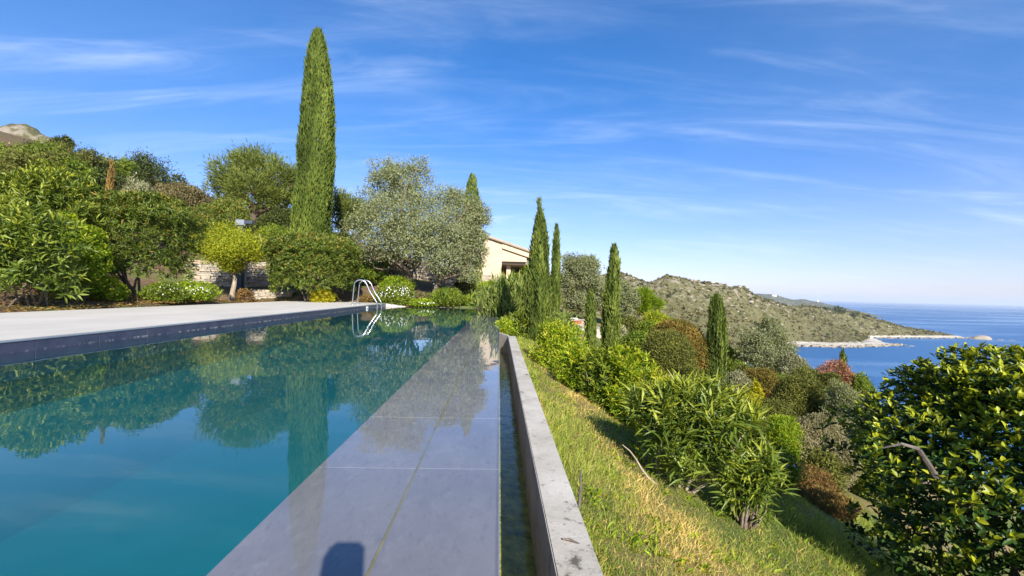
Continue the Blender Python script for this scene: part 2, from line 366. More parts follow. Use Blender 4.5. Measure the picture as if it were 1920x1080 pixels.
def m_rockhill():
    t = NT('hill_scrub'); n = t.noise(.05, 8, .68); n2 = t.noise(.22, 8, .72); n3 = t.noise(.9, 6, .7)
    scrub = t.ramp(n2, [(.3, (.075, .075, .028)), (.5, (.13, .12, .048)), (.7, (.21, .18, .085))])
    rock = t.ramp(n3, [(.3, (.20, .165, .115)), (.7, (.36, .305, .23))])
    s = t.n('ShaderNodeSeparateXYZ'); t.t.links.new(t.pos(), s.inputs[0])
    hi = t.mapr(s.outputs[2], -20, 22, 0, .085); m1 = t.mapr(t.math('ADD', t.math('ADD', t.math('MULTIPLY', n2, .55), t.math('MULTIPLY', n, .45)), hi), .56, .62)
    col = t.mix(m1, scrub, rock)
    shore = t.mapr(t.math('ADD', s.outputs[2], t.math('MULTIPLY', n2, -3.0)), -38.9, -39.6)
    col = t.mix(shore, col, t.ramp(n3, [(.3, (.40, .35, .28)), (.7, (.62, .56, .47))]))
    wet = t.mapr(s.outputs[2], -39.6, -39.9); col = t.mix(t.math('MULTIPLY', wet, .7), col, (.10, .085, .06))
    return t.done(t.bsdf(col, .95, .1, t.bump(n3, .8, .8, t.bump(n2, .8, 2.0))))
m_rockhill()
def m_far():
    t = NT('far_hill'); n = t.noise(.02, 8, .7); n2 = t.noise(.09, 6, .7)
    return t.done(t.bsdf(t.mix(t.mapr(n2, .55, .66), t.ramp(n, [(.3, (.06, .075, .05)), (.7, (.12, .12, .08))]), (.3, .26, .2)), .95, .1))
m_far()
def m_rock():
    t = NT('shore_rock'); n = t.noise(.6, 8, .7); n2 = t.noise(4, 6, .7)
    return t.done(t.bsdf(t.ramp(n, [(.3, (.20, .165, .12)), (.7, (.40, .34, .26))]), .95, .1, t.bump(n2, .6, .3)))
m_rock()
def m_sea():
    t = NT('sea'); p = t.pos()
    st = t.noise(.0016, 5, .6, stretch=(.5, 1.9, 1), dist=1.2); st2 = t.noise(.006, 4, .6, stretch=(.4, 1.6, 1), dist=.8)
    w = t.noise(.35, 5, .6); w2 = t.noise(.05, 3, .6)
    calm = t.mapr(t.math('ADD', t.math('MULTIPLY', st, .7), t.math('MULTIPLY', st2, .3)), .47, .56)
    col = t.mix(calm, (.022, .11, .27), (.07, .18, .34))
    b = t.bump(t.math('ADD', w, w2), .35, 1.2)
    sh = t.n('ShaderNodeBsdfPrincipled'); t.t.links.new(col, sh.inputs['Base Color']); t.t.links.new(b, sh.inputs['Normal'])
    t.t.links.new(t.mapr(calm, 0, 1, .36, .22), sh.inputs['Roughness']); sh.inputs['IOR'].default_value = 1.333
    t.t.links.new(t.mapr(calm, 0, 1, .14, .42), sh.inputs['Specular IOR Level'])
    return t.done(sh.outputs[0])
m_sea()

# ------------------------------------------------------------------ the setting: ground, sea, headlands
def lines(segs):
    out = []
    for a, b, n in segs: out += list(np.linspace(a, b, n, endpoint=False))
    out.append(segs[-1][1]); return np.array(out)
gx = lines([(-300, -60, 10), (-60, -20, 20), (-20, -7.75, 28), (-7.75, -4.2, 6), (-4.2, .27, 8), (.27, 6, 40), (6, 16, 34), (16, 60, 30), (60, 160, 14)])
gy = lines([(-60, -6, 10), (-6, 0, 10), (0, 10, 60), (10, 16.6, 30), (16.6, 24, 44), (24, 50, 40), (50, 400, 24)])
GX, GY = np.meshgrid(gx, gy); GZ = terr(GX, GY)
dk = (GX > -7.76) & (GX < -4.1) & (GY < 17.3); GZ[dk] = np.minimum(GZ[dk], .02)
GZ[(GX >= -4.21) & (GX <= .28) & (GY < 16.61)] = -.3
edge = (GX >= .26) & (GX < .32) & (GY < 8.2); GZ[edge] = np.minimum(GZ[edge], -.18)
V = np.stack([GX, GY, GZ], -1).reshape(-1, 3); nx, ny = len(gx), len(gy)
ii, jj = np.meshgrid(np.arange(nx - 1), np.arange(ny - 1)); q = (jj * nx + ii).ravel()
cx = (gx[:-1] + gx[1:]) / 2; cy = (gy[:-1] + gy[1:]) / 2; CX, CY = np.meshgrid(cx, cy)
keep = ~((CX > -4.2) & (CX < .27) & (CY > -6) & (CY < 16.6)).ravel(); q = q[keep]
quads = np.stack([q, q + 1, q + nx + 1, q + nx], 1)
g = link('ground', mesh_np('ground', V, quads, np.arange(len(quads)) * 4), 'ground', smooth=True); tag(g, 'sloping garden ground of soil and dry grass', None, None, 'structure')

sv = [(-20000, -3000, -40), (40000, -3000, -40), (40000, 42000, -40), (-20000, 42000, -40)]
s = link('sea', mesh_py('sea', sv, [(0, 1, 2, 3)]), 'sea', kind='structure'); s['label'] = 'calm blue sea reaching to a hazy horizon'

def sea_pt(px, py):
    d = ray(px, py); k = (-40 - EYE[2]) / d[2]; return EYE + d * k
HP = []
for px, py, Y in [(900, 545, 430), (1000, 536, 430), (1060, 528, 420), (1100, 524, 410), (1130, 521, 400), (1170, 521, 390), (1195, 529, 382), (1215, 533, 375), (1238, 524, 378), (1255, 517, 380), (1275, 521, 385), (1300, 528, 400), (1345, 535, 410), (1388, 540, 430), (1420, 554, 450), (1448, 566, 470), (1475, 575, 485), (1540, 578, 520), (1589, 585, 530),
                  (1628, 591, 535), (1676, 606, 540), (1709, 616, 540), (1774, 626, 540), (1812, 632.5, 538),
                  (1400, 600, 380), (1300, 590, 330), (1200, 575, 330), (1120, 575, 320), (1487, 618, 425), (1440, 625, 370), (1560, 612, 465), (1600, 633, 440), (1560, 600, 495), (1540, 632, 420), (1640, 618, 505), (1300, 640, 250), (1200, 640, 220), (1380, 650, 290)]:
    p = W(px, py - (5 if py < hor(px) + 35 and Y > 370 else 0), Y); HP.append(p)
for px, py, z in [(1450, 648, -40), (1487, 646, -40), (1530, 650, -40), (1600, 651, -40), (1650, 650, -40), (1692, 647, -40.3), (1655, 641, -40.2), (1640, 634, -40), (1700, 633.5, -40), (1760, 634, -40), (1816, 635, -40.5),
                  (1720, 645, -46), (1560, 668, -50), (1660, 662, -50), (1860, 640, -48), (1690, 640, -42), (1480, 665, -48), (1850, 630, -47), (1440, 690, -50), (1760, 640, -46)]:
    p = sea_pt(px, py); HP.append(np.array([p[0], p[1], z]))
HP += [np.array(p, float) for p in [(550, 590, -50), (400, 640, -50), (200, 700, -46), (50, 720, -20), (650, 640, -60), (500, 720, -60), (20, 200, -24), (90, 200, -38)]]
HP = np.array(HP); _hn = len(HP); _hA = np.zeros((_hn + 3, _hn + 3)); hs_ = HP[:, :2] / 100
_hA[:_hn, :_hn] = _tps(np.linalg.norm(hs_[:, None] - hs_[None], axis=-1)) + np.eye(_hn) * .00002
_hA[:_hn, _hn] = 1; _hA[:_hn, _hn + 1:] = hs_; _hA[_hn, :_hn] = 1; _hA[_hn + 1:, :_hn] = hs_.T
_hw = np.linalg.solve(_hA, np.concatenate([HP[:, 2], np.zeros(3)]))
PROF = [(900, 540), (1100, 522), (1130, 519), (1166, 515), (1190, 523), (1216, 533), (1226, 531), (1238, 525), (1252, 518), (1272, 522), (1290, 526), (1310, 529), (1325, 533), (1339, 536), (1349, 533), (1360, 537), (1374, 542), (1384, 541), (1392, 538), (1406, 544), (1423, 556), (1448, 566), (1486, 575), (1540, 577), (1590, 584), (1628, 590), (1676, 605), (1709, 615), (1774, 625), (1830, 634), (1900, 650)]
_l1, _l2, _l3 = lump_fn(.035, 12, 11), lump_fn(.11, 12, 12), lump_fn(.33, 14, 13)
def head_z(x, y):
    P = np.stack([x.ravel(), y.ravel()], 1); S = P / 100
    z = _tps(np.linalg.norm(S[:, None] - hs_[None], axis=-1)) @ _hw[:_hn] + _hw[_hn] + S @ _hw[_hn + 1:]
    P3 = np.concatenate([P, P[:, :1] * 0], 1); a = np.clip((z + 42) / 30, .12, 1)
    z = z + a * (.7 * _l1(P3) + .9 * np.abs(_l2(P3)) + .55 * _l3(P3)) - .5 * a + .3 * _l3(P3 * 1.3)
    px = 936 + (P[:, 0] / P[:, 1]) * F; top = np.interp(px, [p_[0] for p_ in PROF], [p_[1] for p_ in PROF]) - 548 - ROLL * (px - 936)
    lim = EYE[2] - top * P[:, 1] / F + .45 * _l3(P3 * 1.1) + .3 * _l2(P3)
    z = np.minimum(z, lim)
    return np.clip(z, -55, 60).reshape(x.shape)
hx = np.linspace(-40, 620, 250); hy = np.linspace(170, 680, 210); HX, HY = np.meshgrid(hx, hy); HZ = head_z(HX, HY)
V = np.stack([HX, HY, HZ], -1).reshape(-1, 3); ii, jj = np.meshgrid(np.arange(249), np.arange(209)); q = (jj * 250 + ii).ravel()
quads = np.stack([q, q + 1, q + 251, q + 250], 1)
o = link('headland', mesh_np('headland', V, quads, np.arange(len(quads)) * 4), 'hill_scrub', kind='structure', smooth=True); o['label'] = 'rocky scrub covered headland running out into the sea'

def ridge(name, mat, prof, Y, depth, base, label, amp, seed, nu=160, nv=26):
    # a long hill: silhouette profile at distance Y, falling to base on both sides
    px = np.array([p[0] for p in prof], float); py = np.array([p[1] for p in prof], float)
    u = np.linspace(px[0], px[-1], nu); top = np.interp(u, px, py); l = lump_fn(1, 12, seed); l2 = lump_fn(1, 12, seed + 1)
    V = []
    for j in range(nv):
        v = -1 + 2 * j / (nv - 1); h = max(0, 1 - abs(v) ** 1.4)
        for i in range(nu):
            p = W(u[i], top[i], Y); y = Y + v * depth; x = p[0] + v * depth * .15
            k = np.array([x, y, 0]) / (depth * .22); n = amp * (float(l(k)) * .6 + abs(float(l2(k * 3))) * .5) * (.25 + h * .6)
            V.append((x, y, base + (p[2] - base) * h + n - amp * .2))
    Fq = [(j * nu + i, j * nu + i + 1, (j + 1) * nu + i + 1, (j + 1) * nu + i) for j in range(nv - 1) for i in range(nu - 1)]
    o = link(name, mesh_py(name, V, Fq), mat, kind='structure', smooth=True); o['label'] = label; return o
ridge('far_headland', 'far_hill', [(1360, 553), (1400, 549), (1426, 550), (1455, 553), (1470, 559), (1486, 562), (1507, 561), (1532, 565), (1550, 569), (1567, 573), (1600, 584)], 1300, 190, -46, 'low distant headland fading into haze beyond the bay', 3.0, 21)
ridge('mountain', 'hill_scrub', [(-140, 330), (-60, 274), (0, 248), (22, 240), (48, 238), (60, 243), (85, 254), (108, 267), (150, 300), (210, 350), (260, 400)], 260, 60, 0, 'bare rocky summit rising behind the wooded hillside', 4.5, 31, 110, 22)

# scrub and boulders on the headland
n = 15000; P = np.stack([rng.uniform(-20, 560, n), rng.uniform(200, 570, n)], 1); z = head_z(P[:, 0], P[:, 1]); ok = z > -37.5; P = P[ok]; z = z[ok]; n = len(P)
k = 6; ctr = np.repeat(np.concatenate([P, z[:, None]], 1), k, 0); sz = np.repeat(rng.gamma(3, .33, n) + .5, k); off = rng.normal(size=(n * k, 3)) * sz[:, None] * .38; off[:, 2] = np.abs(off[:, 2]) * .8
D = rdir(n * k); D[:, 2] = np.abs(D[:, 2]); Nn = rdir(n * k) + [0, -.4, .6]
me = leaves_mesh('scrub', ctr + off - D * sz[:, None] * .5, D, Nn, sz * 1.05, sz * .9, np.repeat(rng.random(n), k) * .8 + rng.random(n * k) * .2, np.zeros(n * k))
foliage('f_scrub', (.035, .045, .018), (.075, .085, .035), (.15, .14, .07), transl=.12, rough=.8, spec=.1)
o = link('headland_scrub', me, 'f_scrub', kind='stuff'); o['label'] = 'low dark scrub scattered over the headland'
def rock_mesh(name, seed, sub=2, amp=.28, sq=(1, 1, .7)):
    bm = bmesh.new(); bmesh.ops.create_icosphere(bm, subdivisions=sub, radius=1); l = lump_fn(1.7, 9, seed); l2 = lump_fn(5, 9, seed + 5)
    for v in bm.verts:
        c = np.array(v.co); v.co = Vector(c * np.array(sq) * (1 + amp * float(l(c)) + amp * .35 * float(l2(c))))
    me = bpy.data.meshes.new(name); bm.to_mesh(me); bm.free(); return me
def merged_rocks(name, pts, sizes, mat, label):
    src = [rock_mesh('tmp_rock', 40 + i, 1, .3) for i in range(5)]
    data = []
    for m in src:
        co = np.empty(len(m.vertices) * 3); m.vertices.foreach_get('co', co); f = np.array([p.vertices[:] for p in m.polygons]); data.append((co.reshape(-1, 3), f)); bpy.data.meshes.remove(m)
    Vs, Ls, b = [], [], 0
    for i, (p, s_) in enumerate(zip(pts, sizes)):
        co, f = data[i % 5]; a = rng.uniform(0, 6.28); R = np.array([[math.cos(a), -math.sin(a), 0], [math.sin(a), math.cos(a), 0], [0, 0, 1]])
        Vs.append((co * (rng.uniform(.7, 1.6, 3) * [1.2, 1.2, .75] * s_)) @ R.T + p); Ls.append(f + b); b += len(co)
    L = np.concatenate(Ls); o = link(name, mesh_np(name, np.concatenate(Vs), L, np.arange(len(L)) * 3), mat, kind='stuff'); o['label'] = label
cand = np.stack([rng.uniform(40, 480, 9000), rng.uniform(240, 520, 9000)], 1); cz = head_z(cand[:, 0], cand[:, 1])
pr = _l1(np.concatenate([cand * 1.7, cand[:, :1] * 0], 1)) + (cz + 5) / 25; sel = np.argsort(-(pr + rng.normal(size=9000) * 1.2) + (cz < -36) * 99)[:1000]
merged_rocks('boulders', np.concatenate([cand[sel], cz[sel][:, None]], 1), rng.gamma(2, .4, 1000) + .4, 'shore_rock', 'pale boulders strewn over the headland slope')
sp_ = []
for (a, b) in [((1455, 648), (1530, 650)), ((1530, 650), (1600, 651)), ((1600, 651), (1692, 647)), ((1640, 634), (1700, 633.5)), ((1700, 633.5), (1816, 634.5))]:
    A, B = sea_pt(*a), sea_pt(*b)
    for i in range(150):
        t_ = rng.random(); p = A + (B - A) * t_; p[1] += rng.normal() * 3 + 1.5; p[2] = -39.9 + rng.random() * .5; sp_.append(p)
merged_rocks('shore_rocks', sp_, rng.gamma(2, .28, len(sp_)) + .3, 'shore_rock', 'pale rocks along the foot of the headland')
for px, py, w, hgt, lab in [(1838, 636, 19, 5.0, 'rounded pale rock islet off the tip of the headland'), (1876, 637.5, 6, .8, 'low dark reef breaking the water beyond the islet'), (1897, 638, 7, .7, 'farthest flat reef at the right of the islet'), (1708, 649, 5, 1.1, 'small dark rock in the water off the near cape'), (1703, 652, 3, .5, 'tiny flat rock just below the small dark rock')]:
    p = sea_pt(px, py); r = w * p[1] / F; o = link('islet', rock_mesh('islet', int(px), 3, .18), 'shore_rock', smooth=False); o.location = (p[0], p[1], -40.2); o.scale = (r, r * .7, hgt * 1.2); tag(o, lab, 'rock', 'rocks in the bay')
p = W(1533, 566, 1290)
e = empty('lighthouse', p, 'small white lighthouse on the far headland', 'lighthouse')
link('tower', tube_mesh('tower', [([p + [0, 0, -6], p + [0, 0, 3.5]], [3.2, 2.6])], 10), 'white_wall', e); link('lantern', tube_mesh('lantern', [([p + [0, 0, 3.5], p + [0, 0, 5], p + [0, 0, 6]], [1.6, 1.6, .2])], 8), 'white_wall', e)
for px, py, w, lab in [(1452, 555, 4.5, 'white house on the ridge of the far headland'), (1524, 575, 3, 'pale house at the foot of the far headland')]:
    p = W(px, py, 1270 if px < 1500 else 560); k = p[1] / F; e = empty('house', p, lab, 'house'); w *= k
    link('wall', box_mesh('wall', p[0] - w, p[0] + w, p[1], p[1] + w * 1.4, p[2] - 4 * k, p[2] + 2 * k), 'white_wall', e)
    link('roof', prism_mesh('roof', [(p[0] - w * 1.1, p[2] + 2 * k), (p[0] + w * 1.1, p[2] + 2 * k), (p[0], p[2] + 3.4 * k)], p[1] - .5, p[1] + w * 1.5), 'roof_tile', e)

# ------------------------------------------------------------------ pool, deck, channel, parapet
pool = empty('swimming_pool', (-2, 8, 0), 'long infinity pool with dark slate tiled ledge and deep teal basin', 'pool')
LX0, LX1, LXE, LZ, JY, TL = -.608, -.270, .016, -.015, 1.587, .632
floor_z = -1.55
def quad_mesh(name, qs):
    V, Fc = [], []
    for q_ in qs: Fc.append(tuple(range(len(V), len(V) + 4))); V += q_
    return mesh_py(name, V, Fc)
y0, y1 = -5.5, POOL_END
link('basin', quad_mesh('basin', [[(POOL_L - .02, y0, floor_z), (LX0 + .0, y0, floor_z), (LX0 + .0, y1, floor_z), (POOL_L - .02, y1, floor_z)],
     [(LX0 - .004, y0, floor_z), (LX0 - .004, y0, -.05), (LX0 - .004, y1, -.05), (LX0 - .004, y1, floor_z)], [(POOL_L - .022, y0, floor_z), (POOL_L - .022, y1, floor_z), (POOL_L - .022, y1, -.2), (POOL_L - .022, y0, -.2)],
     [(POOL_L - .02, y1, floor_z), (LX0, y1, floor_z), (LX0, y1, -.015), (POOL_L - .02, y1, -.015)], [(POOL_L - .02, y0, floor_z), (POOL_L - .02, y0, .0), (LX0, y0, 0), (LX0, y0, floor_z)]]), 'pool_basin', pool)
link('ledge_base', box_mesh('ledge_base', LX0 + .004, LXE - .003, y0, y1, -1.4, LZ - .004), 'grout', pool)
def tile_mesh(name, w, l, h, bev=.0012): return box_mesh(name, 0, w, 0, l, -h, 0, bev, 1)
tm_l = tile_mesh('ledge_tile', LX1 - LX0 - .0035, TL - .002, .02); tm_r = tile_mesh('ledge_tile', LXE - LX1 - .0035, TL - .002, .02)
for m in (tm_l, tm_r): m.materials.append(MATS['slate_tile'])
y = JY - TL * 11
while y < POOL_END - .05:
    for m, x in ((tm_l, LX0), (tm_r, LX1 + .0035)):
        o = bpy.data.objects.new('ledge_tile', m); C.objects.link(o); o.parent = pool; o.matrix_parent_inverse = Matrix.Translation(-pool.location)
        o.location = (x, y, LZ + rng.uniform(-.0006, .0006)); o.rotation_euler = (rng.normal() * .0004, rng.normal() * .0004, 0)
        if y + TL > POOL_END: o.scale.y = (POOL_END - y) / TL
    y += TL
wt_m = box_mesh('wall_tile', 0, .02, 0, TL - .004, -.32, 0, .002, 1); wt_m.materials.append(MATS['pool_wall_tile'])
y = 4.10 - TL * 15
while y < POOL_END:
    o = bpy.data.objects.new('wall_tile', wt_m); C.objects.link(o); o.parent = pool; o.matrix_parent_inverse = Matrix.Translation(-pool.location)
    o.location = (POOL_L - .02, y, DECK_Z - .012)
    if y + TL > POOL_END: o.scale.y = (POOL_END - y) / TL
    y += TL
link('tile_bed', box_mesh('tile_bed', POOL_L - .2, POOL_L - .022, y0, y1 + .2, -.5, DECK_Z - .03), 'concrete', pool)
link('coping', box_mesh('coping', POOL_L - .10, POOL_L + .004, y0, POOL_END, DECK_Z - .0115, DECK_Z - .002, .002), 'cap_metal', pool)
link('end_coping', box_mesh('end_coping', POOL_L, LXE, POOL_END, POOL_END + .22, -.6, -.004, .004), 'slate_tile', pool)
# overflow channel belonging to the pool
CHZ = -.40; PX0, PX1, PZ, PEND = .164, .286, -.12, 7.55
link('outer_wall', box_mesh('outer_wall', LXE - .012, LXE - .0005, y0, POOL_END + .2, -1.3, LZ - .022), 'slate_tile', pool)
chf = []
for i in range(200):
    ya, yb = y0 + (PEND + .3 - y0) * i / 200, y0 + (PEND + .3 - y0) * (i + 1) / 200
    chf.append([(LXE - .002, ya, CHZ - .03), (PX0 + .01, ya, CHZ - .05), (PX0 + .01, yb, CHZ - .05), (LXE - .002, yb, CHZ - .03)])
link('channel_floor', quad_mesh('channel_floor', chf), 'channel_algae', pool)
link('channel_end_wall', mesh_py('channel_end_wall', [(LXE, PEND + .30, PZ + .02), (PX0 + .02, PEND - .04, PZ), (PX0 + .02, PEND + .1, PZ), (LXE, PEND + .45, PZ + .02), (LXE, PEND + .30, -.8), (PX0 + .02, PEND - .04, -.8), (PX0 + .02, PEND + .1, -.8), (LXE, PEND + .45, -.8)],
     [(0, 1, 2, 3), (4, 5, 1, 0), (5, 6, 2, 1), (7, 3, 2, 6), (4, 0, 3, 7)]), 'concrete', pool)
cw = link('channel_water', quad_mesh('channel_water', [[(LXE, y0, CHZ), (PX0 + .005, y0, CHZ), (PX0 + .005, PEND + .2, CHZ), (LXE, PEND + .2, CHZ)]]), 'channel_water', kind='structure'); cw['label'] = 'dark rippled water in the narrow overflow channel'
par = link('parapet_wall', box_mesh('parapet_wall', PX0, PX1, y0, PEND, -1.6, PZ, .004, 2), 'concrete'); tag(par, 'low pale concrete parapet running beside the overflow channel', 'wall')
bm = bmesh.new()
wx0, wx1 = POOL_L - .015, LXE - .004
pts = [(wx0, 0), (wx1, 0), (wx1, -.03), (LX0 - .01, -.03), (LX0 - .01, floor_z - .1), (wx0, floor_z - .1)]
pw = link('pool_water', prism_mesh('pool_water', [(a, b) for a, b in pts], y0 + .05, POOL_END - .002), 'pool_water', kind='structure'); pw['label'] = 'still teal pool water mirroring the trees'
dpoly = [(DECK_BACK, -6), (POOL_L - .10, -6), (POOL_L - .10, POOL_END), (POOL_L, POOL_END + .02), (-3.35, POOL_END + .06), (-3.5, POOL_END + .3), (-4.1, POOL_END + .95), (-5.0, POOL_END + 1.2), (DECK_BACK, POOL_END + 1.2)]
nV = len(dpoly); V = [(a, b, .012 if -3.6 < a else DECK_Z) for a, b in dpoly] + [(a, b, -.25) for a, b in dpoly]
dm = mesh_py('deck', V, [tuple(range(nV))] + [(i, i + nV, (i + 1) % nV + nV, (i + 1) % nV) for i in range(nV)])
o = link('pool_deck', dm, 'deck_stone', kind='structure'); o['label'] = 'pale stone terrace beside the pool'

# ------------------------------------------------------------------ foliage materials
foliage('f_oleander', (.028, .060, .012), (.074, .135, .024), (.155, .235, .045), (.34, .43, .05), .42, .28, .45)
foliage('f_oleander_red', (.028, .060, .012), (.072, .130, .025), (.155, .22, .045), (.30, .24, .06), .45, .28, .35)
foliage('f_lime', (.075, .13, .012), (.17, .25, .016), (.28, .36, .025), (.40, .46, .035), .55, .35)
foliage('f_yellow', (.16, .20, .012), (.29, .33, .018), (.38, .41, .03), (.42, .44, .04), .6, .35)
foliage('f_green', (.030, .065, .010), (.075, .140, .016), (.16, .24, .030), (.30, .38, .04), .55, .3)
foliage('f_bright', (.06, .13, .010), (.13, .24, .014), (.24, .36, .025), (.42, .48, .04), .5, .35)
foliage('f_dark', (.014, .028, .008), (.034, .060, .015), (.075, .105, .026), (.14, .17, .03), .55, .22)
foliage('f_olive', (.066, .095, .038), (.140, .185, .078), (.25, .305, .155), (.30, .34, .15), .5, .25, .25, back=(.32, .345, .205))
foliage('f_oliveb', (.062, .085, .032), (.13, .165, .066), (.22, .265, .125), (.27, .30, .12), .55, .25, .2, back=(.26, .285, .165))
foliage('f_cypress', (.026, .052, .012), (.074, .130, .027), (.145, .215, .05), (.19, .22, .05), .65, .2, .2)
foliage('f_cypress2', (.028, .054, .014), (.072, .125, .030), (.145, .21, .056), (.18, .21, .06), .65, .2, .2)
foliage('f_pine', (.045, .075, .018), (.105, .160, .038), (.20, .27, .075), (.24, .28, .08), .6, .22)
foliage('f_grey', (.085, .105, .080), (.155, .19, .15), (.26, .31, .25), (.28, .32, .22), .7, .2, .2)
foliage('f_brown', (.050, .054, .034), (.095, .10, .062), (.15, .155, .105), (.28, .24, .11), .75, .2, .15)
foliage('f_khaki', (.036, .052, .016), (.080, .105, .030), (.145, .175, .052), (.18, .22, .06), .7, .25, .2)
foliage('f_lilac', (.085, .095, .06), (.155, .17, .125), (.245, .255, .215), (.16, .20, .08), .75, .2, .1)
foliage('f_pink', (.09, .085, .04), (.22, .12, .10), (.44, .24, .26), (.28, .24, .10), .7, .25, .15)
foliage('f_rust', (.075, .055, .028), (.135, .095, .046), (.20, .15, .075), (.14, .16, .05), .75, .2, .15)
foliage('f_redmound', (.045, .062, .016), (.10, .105, .03), (.19, .15, .05), (.30, .18, .06), .7, .22, .15)
foliage('f_dead', (.13, .095, .04), (.20, .155, .065), (.28, .22, .10), (.14, .20, .04), .8, .2, .1)
foliage('f_reed', (.055, .11, .025), (.115, .19, .045), (.21, .29, .095), (.26, .31, .12), .55, .25)
foliage('f_pitto', (.008, .026, .006), (.018, .050, .010), (.036, .090, .018), (.40, .50, .03), .40, .18, .3)
foliage('f_grass', (.075, .135, .026), (.155, .24, .05), (.25, .325, .095), (.40, .37, .17), .6, .35, .2)
foliage('f_grass_dry', (.28, .225, .085), (.38, .33, .14), (.48, .44, .23), (.20, .26, .06), .7, .3, .15)
t = NT('petal_white'); t.done(t.bsdf((.80, .80, .74), .7, .2))
t = NT('petal_yellow'); t.done(t.bsdf((.75, .55, .03), .7, .2))

CAMP = EYE
def stems(cx, cy, z0, crown, rx, n=7, r=.02, spread=.25):
    ls = []
    for i in range(n):
        b = np.array([cx + rng.normal() * rx * spread * .5, cy + rng.normal() * rx * spread * .5, z0 - .08]); e_ = crown[rng.integers(len(crown))]
        e_ = b + (e_ - b) * .92; ls.append((curvy(b, e_, 5, .07), [r, r * .85, r * .7, r * .5, r * .3]))
    return ls

